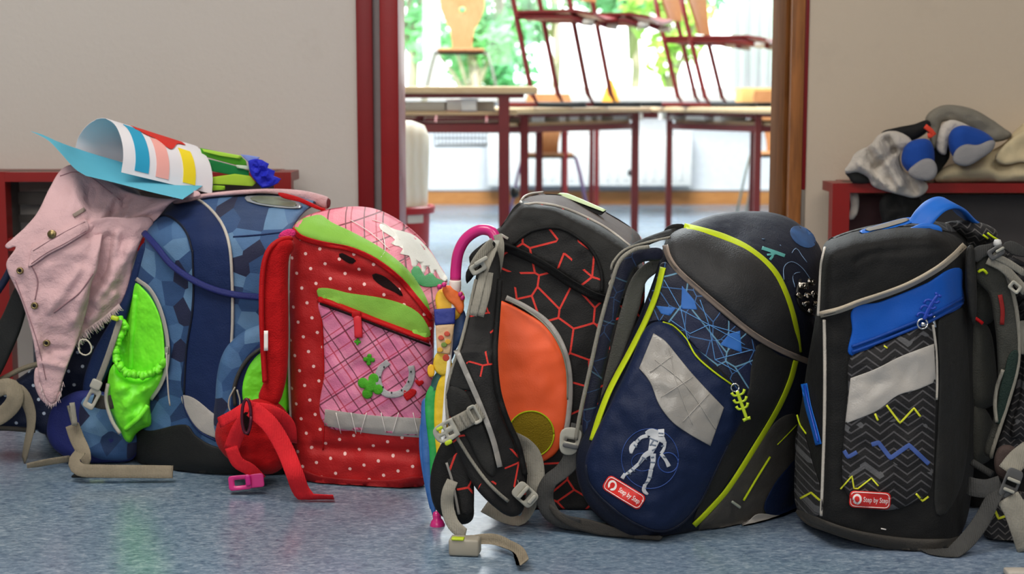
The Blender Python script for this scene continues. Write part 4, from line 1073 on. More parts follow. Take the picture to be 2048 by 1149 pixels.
# ================================================================== black satchel with red cracks and an orange side pocket
D_ = thing('school_satchel', 'black satchel with red crack print, round-cornered neon orange side pocket and grey straps', 'backpack', (XY(1130, 1000, 0), .0, 0), 'school satchels in the row')
lx_ = [985, 1045, 1110, 1200, 1265, 1290]; ly_ = [462, 402, 410, 455, 500, 560]
def dD(x, y):
    b = float(np.interp(x, lx_, ly_)); s = math.log1p(math.exp((b+4-y)/6))*6
    return -.125-.00003*(x-990)+s*.0042+.00010*max(0, 700-y)
solid('body', [(985, 470), (1005, 450), (1043, 400), (1060, 392), (1085, 388), (1140, 393), (1205, 421), (1262, 455), (1284, 480), (1290, 540), (1288, 640), (1286, 800), (1270, 980), (1230, 1025), (1150, 1040), (1075, 1038), (1020, 1020), (995, 960), (985, 860), (981, 700), (983, 560)],
      dD, M_crack, D_, D=.2, r=.018, wob=(.003, 60, 4), register='D', step=7)
gD = OnBody('D')
solid('lid', [(984, 476), (1004, 450), (1040, 404), (1075, 409), (1112, 415), (1160, 432), (1215, 461), (1262, 498), (1274, 550), (1282, 592), (1210, 594), (1150, 566), (1080, 522), (1020, 497), (986, 490)], gD, M_blk2, D_, r=.005, lift=.010, wob=(.003, 50), register='Dl', step=7)
gDl = OnBody('Dl', 'D')
solid('lid_top', [(1043, 401), (1060, 392), (1085, 388), (1140, 393), (1205, 421), (1262, 455), (1283, 480), (1272, 490), (1262, 494), (1215, 457), (1160, 428), (1112, 411), (1075, 405)], gD, M_taupe, D_, r=.002, lift=.004)
cord('piping', [(1041, 404), (1048, 394), (1062, 388), (1086, 385)], .0018, M_crm, D_, gD, .004)
cord('piping', [(1041, 404), (1046, 409), (1075, 407), (1112, 412), (1160, 429), (1215, 458), (1264, 496)], .0022, M_crm, D_, gDl, .003)
solid('lid_window', [(1028, 488), (1045, 474), (1070, 462), (1115, 458), (1150, 474), (1182, 504), (1200, 545), (1202, 580), (1185, 583), (1120, 548), (1070, 516)], gDl, M_crack, D_, r=.001, lift=.0015)
cord('window_piping', [(1026, 489), (1045, 473), (1070, 460), (1115, 456), (1151, 472), (1184, 502), (1202, 544), (1204, 584)], .0026, M_blk, D_, gDl, .003)
band('lid_rim', [(984, 484), (1025, 500), (1080, 526), (1150, 572), (1212, 600), (1282, 602)], 17, gDl, M_blk, D_, r=.005, lift=.009)
MB().box(W(1009, 474, gDl(1009, 474)-.002), (.006, .002, .002), Matrix.Rotation(.5, 3, 'Y'), .001).build('lid_tab', M_greyp, D_)
solid('name_plate', [(1114, 392, 'c'), (1120, 388, 'c'), (1135, 389), (1213, 422, 'c'), (1202, 431, 'c'), (1190, 427)], lambda x, y: .00+.0010*(430-y), M_blk, D_, D=.012, r=.002)
solid('plate_face', [(1114, 389, 'c'), (1120, 386, 'c'), (1135, 387), (1213, 420, 'c'), (1206, 424, 'c'), (1188, 417)], lambda x, y: -.003+.0010*(428-y), plain('pale_green_plate', '#c9dcae', .4), D_, D=.006, r=.001, label='pale green face of the name plate')
solid('side_pocket', [(998, 604), (1014, 606), (1042, 620), (1085, 647), (1117, 688), (1133, 735), (1136, 800), (1127, 865), (1114, 905), (1075, 930), (1040, 940), (1020, 915), (1000, 880), (988, 840), (985, 760), (992, 680)], gD, M_org, D_, r=.004, lift=.006, bulge=.006, bw=.07, register='Dp', step=7)
gDp = OnBody('Dp', 'D')
solid('round_patch', [(1062+46*math.cos(k*PI/12), 869+46*math.sin(k*PI/12)) for k in range(24)], gDp, M_olc, D_, r=.0008, lift=.0015)
cord('patch_rim', [(1062+46*math.cos(k*PI/12), 869+46*math.sin(k*PI/12)) for k in range(25)], .0011, M_limet, D_, gDp, .002)
band('pocket_zip', [(1012, 596), (1050, 614), (1095, 646), (1124, 690), (1138, 740), (1140, 800), (1132, 868), (1128, 885)], 11, gD, M_ref, D_, r=.002, lift=.007)
cord('zip_teeth', [(1016, 601), (1050, 619), (1090, 650), (1119, 692), (1133, 740), (1135, 800)], .0012, M_steel, D_, gD, .015)
band('seam_strip', [(993, 640), (988, 720), (986, 790)], 6, gD, M_limet, D_, r=.001, lift=.005)
solid('zip_toggle', [(986, 545), (990, 541), (994, 548), (992, 565), (995, 578), (990, 588), (984, 578), (987, 562)], lambda x, y: -.155, M_limep, D_, D=.006, r=.002, step=4)
# shoulder strap standing off in front, its lower pad, webbing and buckles
def gS(x, y): return -.235-.00008*(y-500)+.0004*max(0, x-985)
solid('shoulder_strap', [(966, 500), (980, 488), (996, 505), (1001, 560), (993, 630), (986, 700), (990, 770), (1004, 830), (1028, 885), (1044, 940), (1052, 985), (1044, 1025), (1020, 1034), (985, 1012), (950, 975), (925, 930), (904, 880), (893, 820), (897, 765), (915, 705), (932, 640), (948, 570)],
      lambda x, y: max(gS(x, y), -.175-.0003*(y-480)) if y < 700 else gS(x, y), M_crack2, D_, D=.018, r=.007, step=7, wob=(.003, 50), register='Ds')
gDs = OnBody('Ds')
solid('strap_padding', [(897, 775), (930, 782), (948, 812), (975, 870), (993, 935), (985, 955), (960, 930), (935, 880), (915, 850), (898, 830)], gDs, M_blk2, D_, r=.004, lift=.005)
solid('strap_padding', [(903, 752), (918, 715), (938, 738), (950, 780), (935, 782), (900, 772)], gDs, M_blk2, D_, r=.003, lift=.004)
cord('strap_edge', [(952, 560), (934, 640), (918, 700), (897, 765), (894, 820), (905, 878)], .0024, M_gweb, D_, gDs, .003)
cord('strap_edge', [(914, 876), (945, 925), (975, 965), (1000, 990), (1016, 1003)], .0024, M_gweb, D_, gDs, .004)
cord('strap_edge', [(1000, 560), (994, 640), (990, 710), (996, 780), (1012, 835), (1036, 890), (1050, 950)], .004, M_blk, D_, gDs, .003)
band('reflective_strip', [(912, 700), (934, 750), (962, 815), (986, 880), (1000, 935)], 11, lambda x, y: gDs(x, y)-.004, M_gref, D_, r=.0005, lift=.004)
strap('webbing', [(992, 482, -.17), (984, 505, -.20), (968, 545, -.22), (954, 600, -.235), (946, 632, -.24)], .011, .002, M_gweb, D_, roll=20)
strap('webbing', [(986, 485, -.19), (970, 500, -.21), (955, 520, -.22), (944, 540, -.22)], .013, .002, M_gweb, D_, roll=-20)
strap('webbing', [(975, 545, -.22), (968, 590, -.232), (956, 632, -.24)], .016, .0018, M_gweb, D_, roll=0)
strap('webbing', [(995, 470, -.15), (1000, 490, -.16), (998, 520, -.165), (993, 545, -.165)], .012, .002, M_gweb, D_)
plate('adjuster', 956, 536, -30, rrect(34, 22, 6), -.228, .007, M_greyp, D_, holes=[rrect(16, 6, 2)])
plate('adjuster_bar', 962, 522, -30, rrect(30, 8, 3), -.236, .006, M_greyp, D_)
solid('strap_root', [(940, 530), (938, 515), (952, 498), (985, 480), (990, 498), (965, 520), (952, 545), (942, 560), (934, 568), (932, 545)], lambda x, y: -.195, M_blk, D_, D=.02, r=.006)
solid('lower_pad', [(905, 862), (930, 870), (946, 900), (948, 960), (948, 1010), (945, 1040), (925, 1050), (896, 1042), (872, 1020), (861, 985), (862, 945), (874, 905), (888, 880)], lambda x, y: -.255-.0002*(y-860)*.3, M_blk, D_, D=.03, r=.012, step=6, register='Dq', zmin=.004)
gDq = OnBody('Dq')
solid('pad_print', [(893, 925), (905, 915), (918, 905), (934, 930), (944, 970), (943, 1025), (925, 1028), (920, 1000), (906, 960)], gDq, M_crack, D_, r=.001, lift=.002)
band('reflective_strip', [(893, 926), (905, 965), (918, 1030)], 5, gDq, M_gref, D_, r=.0005, lift=.004)
strap('webbing', [(1030, 882, -.20), (1050, 890, -.205), (1066, 915, -.21), (1072, 950, -.215), (1066, 985, -.22), (1056, 1020, -.205), (1040, 1042, -.20), (1010, 1034, -.19), (970, 1012, -.18)], .024, .002, M_gweb, D_, roll=[20, 40, 10, 10, 30, 50, 60, 40, 30], zmin=.002)
solid('webbing_root', [(1004, 952), (1022, 942), (1042, 975), (1040, 990), (1022, 984)], lambda x, y: -.252, M_gweb, D_, D=.003, r=.001)
plate('buckle', 1050, 990, 42, rrect(50, 36, 9), -.262, .009, M_greyp, D_, holes=[rrect(14, 24, 3)])
plate('buckle_bar', 1046, 986, 42, rrect(8, 32, 3), -.268, .006, M_greyp, D_)
plate('buckle_bar', 1064, 1000, 42, rrect(8, 22, 3), -.268, .005, M_greyp, D_)
plate('webbing_loop', 1042, 978, 42, rrect(18, 26, 3), -.258, .006, M_gweb, D_)
# chest buckle: strap through a side release clasp
strap('webbing', [(962, 822, -.27), (935, 838, -.275), (900, 856, -.28)], .022, .003, M_gweb, D_)
for (x, y) in ((940, 834), (928, 842), (915, 848)): plate('webbing_fold', x, y, -28, rrect(7, 31, 3), -.281, .004, M_gweb, D_)
plate('clasp_frame', 949, 830, -28, rrect(20, 40, 6), -.279, .007, M_greyp, D_, holes=[rrect(8, 26, 2)])
plate('clasp', 893, 864, -28, [(-24, -13), (-8, -20), (22, -20, 'c'), (22, 18, 'c'), (-8, 20), (-24, 10)], -.287, .009, M_greyp, D_, holes=[[(q[0]+dx, q[1]+dy, 'c') for q in ((-2, -3), (8, -3), (8, 3), (-2, 3))] for dx, dy in ((-12, -6), (-14, 8), (4, -10), (4, 7))], step=3)
plate('clasp_button', 879, 858, -28, rrect(14, 7, 3), -.289, .004, M_limep, D_)
plate('clasp_button', 897, 886, -28, rrect(16, 9, 4), -.289, .004, M_limep, D_)
strap('webbing', [(905, 962, -.285), (896, 985, -.29), (895, 1015, -.29), (907, 1050, -.30), (930, 1070, -.325)], .017, .002, M_gweb, D_, roll=[30, 20, 0, 10, 30], zmin=.004)
cR = Matrix.Rotation(math.radians(-8), 3, 'Z')
MB().box(WZ(930, 1092, .012)+Vector((0, 0, 0)), (.0195, .012, .011), cR, .003).build('webbing_slider', plain('beige_buckle_plastic', '#9a9384', .5), D_)
MB().box(WZ(916, 1078, .0235), (.008, .005, .0015), cR, .001).build('slider_button', M_limep, D_)
strap('webbing', [(940, 1088, -.32), (985, 1084, -.322), (1015, 1096, -.34), (1034, 1118, -.362), (1042, 1150, -.39), (1045, 1170, -.41)], .021, .002, M_olv, D_, roll=[10, 15, 20, 20, 25, 30], zmin=.010)

# ================================================================== umbrella between the red and the black satchel
U = thing('child_umbrella', 'folded rainbow umbrella with pink hook handle wedged between red and black satchels', 'umbrella', (XY(872, 1060, -.2), -.2, 0))
cord('handle', [(911, 560, -.11), (912, 535, -.11), (917, 505, -.112), (932, 478, -.115), (958, 461, -.12), (980, 462, -.125), (990, 474, -.128), (994, 490, -.13), (995, 500, -.13)], .0078, M_pinkp, U, n=14)
MB().lathe(W(910, 582, -.112), [(0, -.012), (.005, -.012), (.007, -.004), (.0085, .003), (.0085, .013), (.0078, .015), (0, .015)], 18, (.03, 0, 1)).build('handle_collar', plain('cream_plastic', '#e6d8cf', .4), U)
cord('shaft', [(909, 585, -.112), (895, 760, -.15), (876, 1030, -.2)], .0035, M_white, U)
def fold_(name, o, Y, c, nm, D=.012, r=.005, **k): return solid(name, o, (lambda x, y, Y=Y: Y-.00022*(y-600)*.7), fabric(nm, c, .55, .0002, .006, 0, .05, .5, 25), U, D=D, r=r, step=6, **k)
fold_('canopy_fold', [(872, 590), (884, 578), (925, 584), (924, 620), (912, 640), (880, 632), (872, 612)], -.118, '#e9b427', 'canopy_yellow')
fold_('canopy_fold', [(885, 576), (900, 572), (926, 600), (922, 628), (908, 612), (893, 598)], -.124, '#e2691e', 'canopy_orange', .006, .003)
fold_('canopy_fold', [(905, 628), (926, 618), (930, 660), (912, 700), (898, 722), (892, 690), (902, 655)], -.112, '#28497c', 'canopy_slate_blue')
fold_('tie_band', [(868, 619, 'c'), (911, 616, 'c'), (910, 648, 'c'), (870, 651, 'c')], -.130, '#1c2d86', 'canopy_deep_blue', .006, .002)
fold_('tie_picture', [(871, 650, 'c'), (909, 648, 'c'), (900, 710, 'c'), (874, 706, 'c')], -.129, '#d8b48a', 'canopy_beige', .005, .002)
gU = lambda x, y: -.1305-.00022*(y-600)*.7
for (x, y, c) in ((882, 676, '#c94a32'), (894, 668, '#c94a32'), (888, 690, '#6f8a35'), (880, 700, '#d8a02a'), (896, 684, '#d8a02a')): solid('printed_dot', [(x+6*math.cos(a), y+5*math.sin(a)) for a in (0, 1, 2, 3, 4, 5)], gU, plain('print_'+c[1:], c, .6), U, r=.0004, lift=.0012, step=3)
fold_('canopy_fold', [(870, 712), (884, 700), (900, 712), (902, 740), (886, 752), (868, 738)], -.126, '#d9b72a', 'canopy_mustard', .008, .003)
solid('printed_dot', [(892+7*math.cos(a), 716+7*math.sin(a)) for a in (0, 1, 2, 3, 4, 5)], lambda x, y: -.126-.00022*116*.7, plain('print_c94a32', '#c94a32', .6), U, r=.0004, lift=.0015, step=3)
fold_('tie_button', [(856, 733), (866, 730), (868, 752), (858, 754)], -.128, '#f0b414', 'tie_yellow', .005, .002)
fold_('canopy_fold', [(862, 768), (876, 742), (900, 724), (906, 740), (890, 772), (870, 800)], -.120, '#1f5a58', 'canopy_teal', .01, .004)
fold_('canopy_fold', [(874, 770), (896, 738), (915, 740), (905, 840), (893, 900), (880, 925), (872, 900), (868, 830)], -.124, '#e8c21c', 'canopy_bright_yellow')
fold_('canopy_fold', [(850, 800), (866, 766), (878, 772), (876, 840), (878, 900), (876, 960), (866, 985), (858, 900)], -.120, '#1fa04a', 'canopy_green')
fold_('canopy_fold', [(842, 830), (850, 796), (860, 820), (866, 900), (868, 980), (872, 1030), (866, 1034), (850, 970), (843, 900)], -.116, '#2e64a8', 'canopy_blue')
fold_('canopy_fold', [(842, 930), (838, 880), (842, 850), (848, 930), (862, 1012), (860, 1020)], -.113, '#3b6fae', 'canopy_blue', .006, .002)
MB().lathe(W(875, 1052, -.205)+Vector((0, 0, .0)), [(0, -.0108), (.006, -.009), (.0095, -.004), (.0105, .001), (.008, .007), (.0055, .010), (.006, .014), (.0045, .019), (0, .020)], 18, (-.06, 0, 1)).build('tip', M_pinkp, U)
for (x, y) in ((879, 575), (888, 571), (921, 590), (925, 597)): MB().lathe(W(x, y, -.125), [(0, -.003), (.003, -.002), (.0035, .002), (.002, .004), (0, .0045)], 10).build('rib_tip', M_pinkp, U)

# ================================================================== navy satchel with blue network print
E = thing('school_satchel', 'leaning navy satchel with lime trim, robot print and lime bone-shaped zip pull', 'backpack', (XY(1400, 1060, -.15), -.15, 0), 'school satchels in the row')
gE0 = tps([(1290, 1085, -.285), (1180, 980, -.262), (1250, 850, -.262), (1330, 950, -.275), (1400, 1050, -.245), (1450, 880, -.25), (1400, 740, -.25), (1310, 640, -.225), (1335, 520, -.205), (1430, 560, -.225), (1520, 680, -.225),
           (1390, 455, -.165), (1500, 500, -.18), (1590, 640, -.18), (1500, 428, -.06), (1580, 450, -.06), (1630, 500, -.08), (1640, 620, -.11), (1560, 800, -.205), (1500, 960, -.215), (1590, 840, -.14), (1590, 950, -.12), (1550, 1050, -.15), (1480, 1070, -.19), (1625, 740, -.13)], 2.0)
solid('body', [(1328, 490), (1342, 466), (1372, 452), (1405, 437), (1440, 428), (1490, 423), (1540, 425), (1580, 437), (1615, 463), (1640, 495), (1649, 540), (1645, 610), (1636, 680), (1640, 740), (1625, 810), (1604, 870), (1600, 950), (1585, 1020), (1555, 1058), (1500, 1072), (1440, 1072), (1390, 1066), (1340, 1082), (1290, 1085), (1235, 1062), (1180, 1015), (1155, 960), (1153, 905), (1172, 860), (1200, 800), (1250, 700), (1288, 610), (1312, 545)],
      gE0, M_nvd, E, D=.12, r=.022, wob=(.003, 60, 6), register='E', step=7)
gE = OnBody('E')
solid('print_panel', [(1325, 525), (1350, 540), (1400, 585), (1455, 640), (1510, 688), (1502, 740), (1490, 790), (1465, 770), (1400, 705), (1345, 650), (1300, 645), (1285, 670), (1290, 620), (1312, 560)], gE, M_web_, E, r=.002, lift=.004)
for a in ([(1328, 560), (1362, 620), (1418, 650), (1480, 668)], [(1362, 620), (1380, 700)], [(1418, 650), (1400, 600)], [(1418, 650), (1430, 720), (1475, 745)], [(1418, 650), (1380, 668), (1340, 640)], [(1430, 720), (1505, 700)], [(1418, 650), (1490, 690)]):
    cord('print_line', [tuple(p)+('c',) for p in a], .0006, plain('light_blue_print', '#5a93cf', .6), E, gE, .0045, n=5)
for q in ([(1364, 572), (1388, 600), (1395, 620), (1362, 618)], [(1458, 668), (1480, 662), (1484, 706), (1440, 690)], [(1312, 612), (1352, 616), (1340, 632), (1322, 628)]): solid('print_facet', q, gE, plain('cobalt_print', '#2463b0', .6), E, r=.0004, lift=.0045, sm=False, step=5)
solid('lid', [(1330, 492), (1344, 467), (1378, 455), (1440, 474), (1500, 500), (1545, 540), (1572, 590), (1590, 650), (1600, 712), (1570, 702), (1530, 682), (1480, 643), (1430, 602), (1385, 565), (1345, 530)], gE, M_lid, E, r=.008, lift=.012, bulge=.004, register='El', step=7)
gEl = OnBody('El', 'E')
band('lid_band', [(1368, 453), (1400, 460), (1450, 475), (1500, 500), (1548, 543), (1573, 592), (1590, 650), (1598, 706)], 13, gE, M_limet, E, r=.003, lift=.010)
band('lid_piping', [(1330, 490), (1338, 516), (1356, 542), (1400, 582), (1450, 624), (1505, 668), (1560, 700), (1622, 726)], 12, gEl, M_tan, E, r=.004, lift=.006)
band('side_trim', [(1592, 722), (1580, 765), (1555, 820), (1510, 895), (1455, 980), (1415, 1025), (1388, 1052)], 11, gE, M_limet, E, r=.003, lift=.006)
band('side_trim', [(1326, 535), (1312, 590), (1292, 640), (1262, 700), (1222, 775), (1200, 830), (1184, 882)], 12, gE, M_limet, E, r=.003, lift=.008)
solid('side_panel', [(1514, 690), (1560, 712), (1585, 724), (1572, 768), (1545, 825), (1500, 895), (1445, 980), (1400, 1040), (1385, 1045), (1415, 975), (1455, 890), (1480, 830), (1496, 775)], gE, M_blk2, E, r=.004, lift=.004)
solid('front_pocket', [(1296, 652), (1318, 643), (1342, 652), (1380, 686), (1430, 732), (1468, 772), (1487, 800), (1486, 835), (1458, 890), (1430, 950), (1400, 1010), (1362, 1052), (1320, 1066), (1270, 1050), (1215, 1012), (1178, 970), (1170, 925), (1190, 868), (1225, 800), (1262, 720), (1282, 672)], gE, M_nvy, E, r=.012, lift=.020, bulge=.006, bw=.05, wob=(.003, 60, 9), register='Ep', step=7)
gEp = OnBody('Ep', 'E')
cord('pocket_seam', [(1172, 930), (1180, 968), (1218, 1010), (1272, 1048), (1322, 1063), (1362, 1048), (1398, 1008), (1425, 955), (1455, 892)], .0016, M_nvd, E, gEp, .001)
solid('pocket_opening', [(1342, 652), (1360, 664), (1400, 702), (1440, 736), (1468, 766), (1462, 770), (1425, 744), (1390, 708), (1362, 678)], gEp, M_black, E, r=.0005, lift=.0015)
cord('pocket_piping', [(1326, 645), (1348, 653), (1372, 678), (1392, 712), (1425, 742), (1466, 772)], .0012, M_limet, E, gEp, .002)
band('reflective_tape', [(1300, 714), (1320, 740), (1352, 790), (1390, 832), (1434, 853)], [2, 2, 2, 2, 2], gEp, M_gref, E, r=.0004, lift=.002)
solid('reflective_panel', [(1307, 667, 'c'), (1330, 682), (1355, 712), (1388, 752), (1448, 816, 'c'), (1421, 893, 'c'), (1380, 870), (1345, 845), (1318, 810), (1300, 765), (1278, 737, 'c')], gEp, M_gref, E, r=.001, lift=.003, register='Er')
gEr = OnBody('Er', 'Ep')
for a in ([(1300, 745), (1345, 712)], [(1322, 795), (1385, 755)], [(1365, 845), (1418, 788)], [(1340, 700), (1352, 760), (1385, 850)], [(1310, 720), (1370, 770), (1432, 860)]): cord('panel_stitch', a, .0005, M_ref, E, gEr, .001, n=5)
# printed circles and robot
M_circ = plain('blue_circle_print', '#27478c', .6); M_rob = plain('silver_robot_print', '#b9bcc0', .5); M_robd = plain('grey_robot_print', '#5f6b7c', .5)
cord('print_circle', [(1300+57*math.cos(a), 918+60*math.sin(a)) for a in [2*PI*k/40 for k in range(41)]], .0006, M_circ, E, gEp, .0005, n=5)
cord('print_circle', [(1336+20*math.cos(a), 926+20*math.sin(a)) for a in [2*PI*k/24 for k in range(25)]], .0008, M_circ, E, gEp, .0005, n=5)
cord('print_circle', [(1285+22*math.cos(a), 925+18*math.sin(a)) for a in [2*PI*k/24 for k in range(25)]], .0005, M_circ, E, gEp, .0005, n=5)
def rob(pts, w, m=M_rob, lift=.0012): band('robot_print', pts, [q*.74 for q in w] if isinstance(w, list) else w, gEp, m, E, r=.0003, lift=lift, step=3)
rob([(1291, 868), (1303, 866), (1318, 874), (1330, 886)], [10, 22, 24, 10]); rob([(1311, 876), (1306, 892), (1300, 908)], [30, 22, 14])
rob([(1322, 859), (1323, 873)], [17, 16], plain('silver_robot_helmet_print', '#d5d7da', .5), .0022); rob([(1317, 867), (1327, 868)], 3, M_robd, .0028); rob([(1295, 872), (1282, 876), (1272, 886)], [11, 9, 9]); rob([(1272, 886), (1264, 896), (1262, 908)], [13, 15, 7])
rob([(1330, 884), (1328, 898), (1322, 908)], [9, 8, 9]); rob([(1322, 908), (1332, 922), (1338, 934)], [10, 9, 12])
rob([(1302, 905), (1290, 912), (1278, 928)], [15, 14, 9]); rob([(1278, 928), (1262, 942), (1248, 952)], [9, 9, 5]); rob([(1250, 948), (1244, 958)], [8, 11])
rob([(1306, 908), (1306, 925), (1302, 940)], [16, 13, 9]); rob([(1302, 940), (1298, 958), (1290, 972)], [12, 10, 7]); rob([(1290, 970), (1288, 982), (1296, 990)], [9, 11, 6])
for a in ([(1298, 876), (1316, 884)], [(1302, 890), (1312, 892)], [(1318, 872), (1325, 873)], [(1284, 915), (1294, 920)], [(1300, 925), (1310, 926)], [(1262, 938), (1270, 944)], [(1268, 890), (1274, 896)], [(1296, 955), (1304, 957)], [(1326, 914), (1332, 916)], [(1308, 880), (1300, 892)], [(1312, 898), (1304, 902)], [(1286, 918), (1278, 930)], [(1308, 915), (1302, 916)], [(1297, 965), (1290, 966)], [(1255, 944), (1262, 950)], [(1276, 878), (1280, 884)], [(1328, 892), (1322, 894)]): rob(a, 3, M_robd, .0018)
def badge(parent, cx, cy, ang, w, h, g):
    a = math.radians(ang); ca, sa = math.cos(a), math.sin(a)
    T = lambda x, y: (cx+x*ca-y*sa, cy+x*sa+y*ca)
    b = solid('badge', [T(*q[:2])+('c',) for q in rrect(w, h, h*.28)], g, M_tagr, parent, r=.0015, lift=.004, step=5)
    gb = lambda x, y: g(x, y)-.004
    outl = [T(*q[:2]) for q in rrect(w-6, h-6, h*.24)]; cord('badge_rim', outl+[outl[0]], .0005, M_tagw, b, gb, .0004, n=5)
    c0 = T(-w*.31, 0); R = h*.32
    ring = [(c0[0]+R*.85*math.cos(q), c0[1]+R*math.sin(q)) for q in [2*PI*k/20 for k in range(20)]]
    solid('badge_emblem', ring, gb, M_tagw, b, r=.0002, lift=.0006, step=3)
    solid('emblem_face', [(T(-w*.31+R*(u), R*(v))) for u, v in ((-.35, -.5), (.2, -.55), (.45, -.1), (.4, .35), (.1, .6), (-.05, 1.0), (-.4, 1.0), (-.3, .4), (-.5, 0))], gb, M_tagr, b, r=.0002, lift=.0009, step=3)
    tc = T(w*.14, 0)
    text_on('badge_lettering', 'Step by Step', tc[0], tc[1], ang, h*.30, gb, M_tagw, b, off=.0012, sx=.68)
    tm = T(w*.14+w*.315, -h*.12); text_on('badge_trademark', '™', tm[0], tm[1], ang, h*.12, gb, M_tagw, b, off=.0012)
badge(E, 1248, 986, 31.5, 88, 33, gEp)
# zip pull shaped like a little bone fish on a ring
cord('ring', [(1470+8*math.cos(a), 776+8*math.sin(a)) for a in [2*PI*k/16 for k in range(17)]], .0011, M_chrome, E, lambda x, y: gEp(1470, 776)-.010, 0)
pz = lambda x, y: gEp(1478, 800)-.014
def bone(path, w): band('zip_pull', path, w, pz, M_limep, E, D=.004, r=.0018, step=3)
bone([(1474, 783), (1480, 800), (1487, 820), (1494, 840)], [7, 7, 7, 6])
for (x, y, l) in ((1477, 791, 1), (1481, 805, 1.0), (1485, 818, .9)):
    bone([(x, y), (x-9*l, y+1), (x-14*l, y-5)], [4, 5, 6]); bone([(x, y), (x+9*l, y-4), (x+12*l, y-12)], [4, 5, 6])
bone([(1494, 838), (1486, 842)], [6, 7]); bone([(1494, 838), (1501, 836)], [6, 7])
# prints on the lid dome
solid('print_planet', [(1606+29*math.cos(a)*math.cos(.62)-18*math.sin(a)*math.sin(.62), 474+29*math.cos(a)*math.sin(.62)+18*math.sin(a)*math.cos(.62)) for a in [2*PI*k/18 for k in range(18)]], gE, plain('planet_blue_print', '#234877', .6, amt=.4), E, r=.0004, lift=.0015)
for a, w in (([(1524, 496), (1545, 503), (1570, 512)], 7), ([(1540, 500), (1546, 510), (1540, 520)], 5), ([(1534, 510), (1552, 508)], 4)): band('print_satellite', a, w, gE, plain('teal_print', '#4f9a97', .6), E, r=.0003, lift=.0015, step=4)
for a in ([(1584, 506), (1592, 497), (1604, 512), (1614, 525)], [(1568, 560), (1568, 535), (1582, 524), (1602, 534), (1622, 560)], [(1590, 575), (1586, 550), (1600, 545)], [(1560, 490), (1562, 492)], [(1524, 478), (1530, 479)]): cord('print_line', a, .0005, plain('pale_blue_print', '#7f9cc0', .6), E, gE, .001, n=5)
M_foil = plain('crumpled_silver', '#b9b0a4', .18, 1, amt=.3, bump=.002)
m = MB(); rg = random.Random(3)
for (x, y, w) in ((1606, 572, 24), (1622, 565, 20), (1598, 592, 18), (1628, 590, 22), (1610, 608, 20), (1632, 610, 18), (1614, 590, 16), (1620, 622, 14)):
    m.box(W(x, y, gE(x, y)-.010+rg.uniform(-.003, .003)), (w*.0003, .004, w*.00018), Matrix.Rotation(rg.uniform(-1, 1), 3, 'Y') @ Matrix.Rotation(rg.uniform(-.7, .7), 3, 'X'), .0015)
o = m.build('silver_ornament', M_foil, E, sharp=30)
cord('ornament_rim', [(1600, 560), (1594, 590), (1604, 618), (1630, 634)], .0022, M_black, E, gE, .004)
# right lower side pocket
solid('side_pocket', [(1590, 828), (1600, 850), (1602, 905), (1575, 950), (1545, 1005), (1520, 1045), (1470, 1068), (1420, 1066), (1396, 1058), (1430, 1015), (1475, 945), (1520, 885), (1555, 840)], gE, M_side, E, r=.006, lift=.004, wob=(.005, 40), step=7)
cord('pocket_line', [(1540, 915), (1515, 955), (1487, 1002)], .0016, M_limet, E, gE, .009); cord('pocket_line', [(1594, 850), (1575, 870), (1555, 890)], .0008, M_limet, E, gE, .008)
solid('pocket_mesh', [(1598, 920), (1602, 970), (1590, 1025), (1550, 1035), (1528, 1020), (1545, 975), (1572, 940)], gE, M_nvy, E, r=.003, lift=.012)
solid('reflective_piece', [(1484, 1062), (1500, 1040), (1517, 1028), (1560, 1032), (1592, 1026), (1560, 1052), (1520, 1062)], gE, M_ref, E, r=.002, lift=.014)
plate('metal_end', 1472, 1010, 35, rrect(24, 6, 3), lambda x, y: gE(1472, 1010)-.012, .003, M_steel, E)
# left shoulder strap
solid('shoulder_strap', [(1325, 500), (1300, 496), (1270, 502), (1245, 520), (1228, 560), (1208, 630), (1190, 710), (1172, 790), (1164, 850), (1172, 880), (1188, 878), (1190, 840), (1202, 770), (1220, 690), (1240, 610), (1262, 548), (1285, 525), (1322, 520)], lambda x, y: -.235+.0003*max(0, x-1250), M_web2, E, D=.014, r=.005, step=6)
solid('strap_lining', [(1320, 520), (1290, 528), (1262, 560), (1242, 620), (1222, 700), (1204, 780), (1196, 840), (1206, 830), (1225, 780), (1250, 700), (1278, 620), (1292, 565), (1318, 540)], lambda x, y: -.205+.0003*max(0, x-1250), fabric('grey_strap_mesh', '#5a5a55', .85, .001, .004), E, D=.010, r=.004, step=6)
cord('strap_edge', [(1298, 494, -.235), (1268, 500, -.24), (1240, 522, -.245), (1224, 565, -.245), (1200, 650, -.245), (1182, 730, -.245), (1160, 830, -.24), (1152, 880, -.235)], .0028, M_gweb, E)
strap('webbing', [(1370, 458, -.14), (1330, 470, -.17), (1290, 485, -.20), (1255, 505, -.215), (1228, 535, -.225)], .014, .003, M_blk2, E, roll=40)
cord('webbing_edge', [(1340, 475, -.19), (1300, 484, -.205), (1250, 500, -.22), (1226, 525, -.23), (1222, 540, -.23)], .0018, M_gweb, E)
solid('strap_anchor', [(1330, 458), (1345, 449), (1372, 452), (1362, 466), (1340, 474), (1326, 474)], lambda x, y: -.15, M_blk, E, D=.01, r=.003)
plate('adjuster', 1232, 548, -55, rrect(26, 14, 5), -.232, .007, M_dgp, E, holes=[rrect(12, 4, 1)]); plate('adjuster', 1224, 566, -60, rrect(16, 12, 5), -.232, .006, M_greyp, E)
plate('buckle', 1140, 882, 12, [(-18, -20), (16, -24), (20, 0), (14, 24), (-10, 28), (-20, 8)], -.235, .010, M_greyp, E, holes=[rrect(22, 6, 2)])
plate('buckle_bar', 1141, 893, 12, rrect(32, 9, 4), -.243, .006, M_dgp, E)
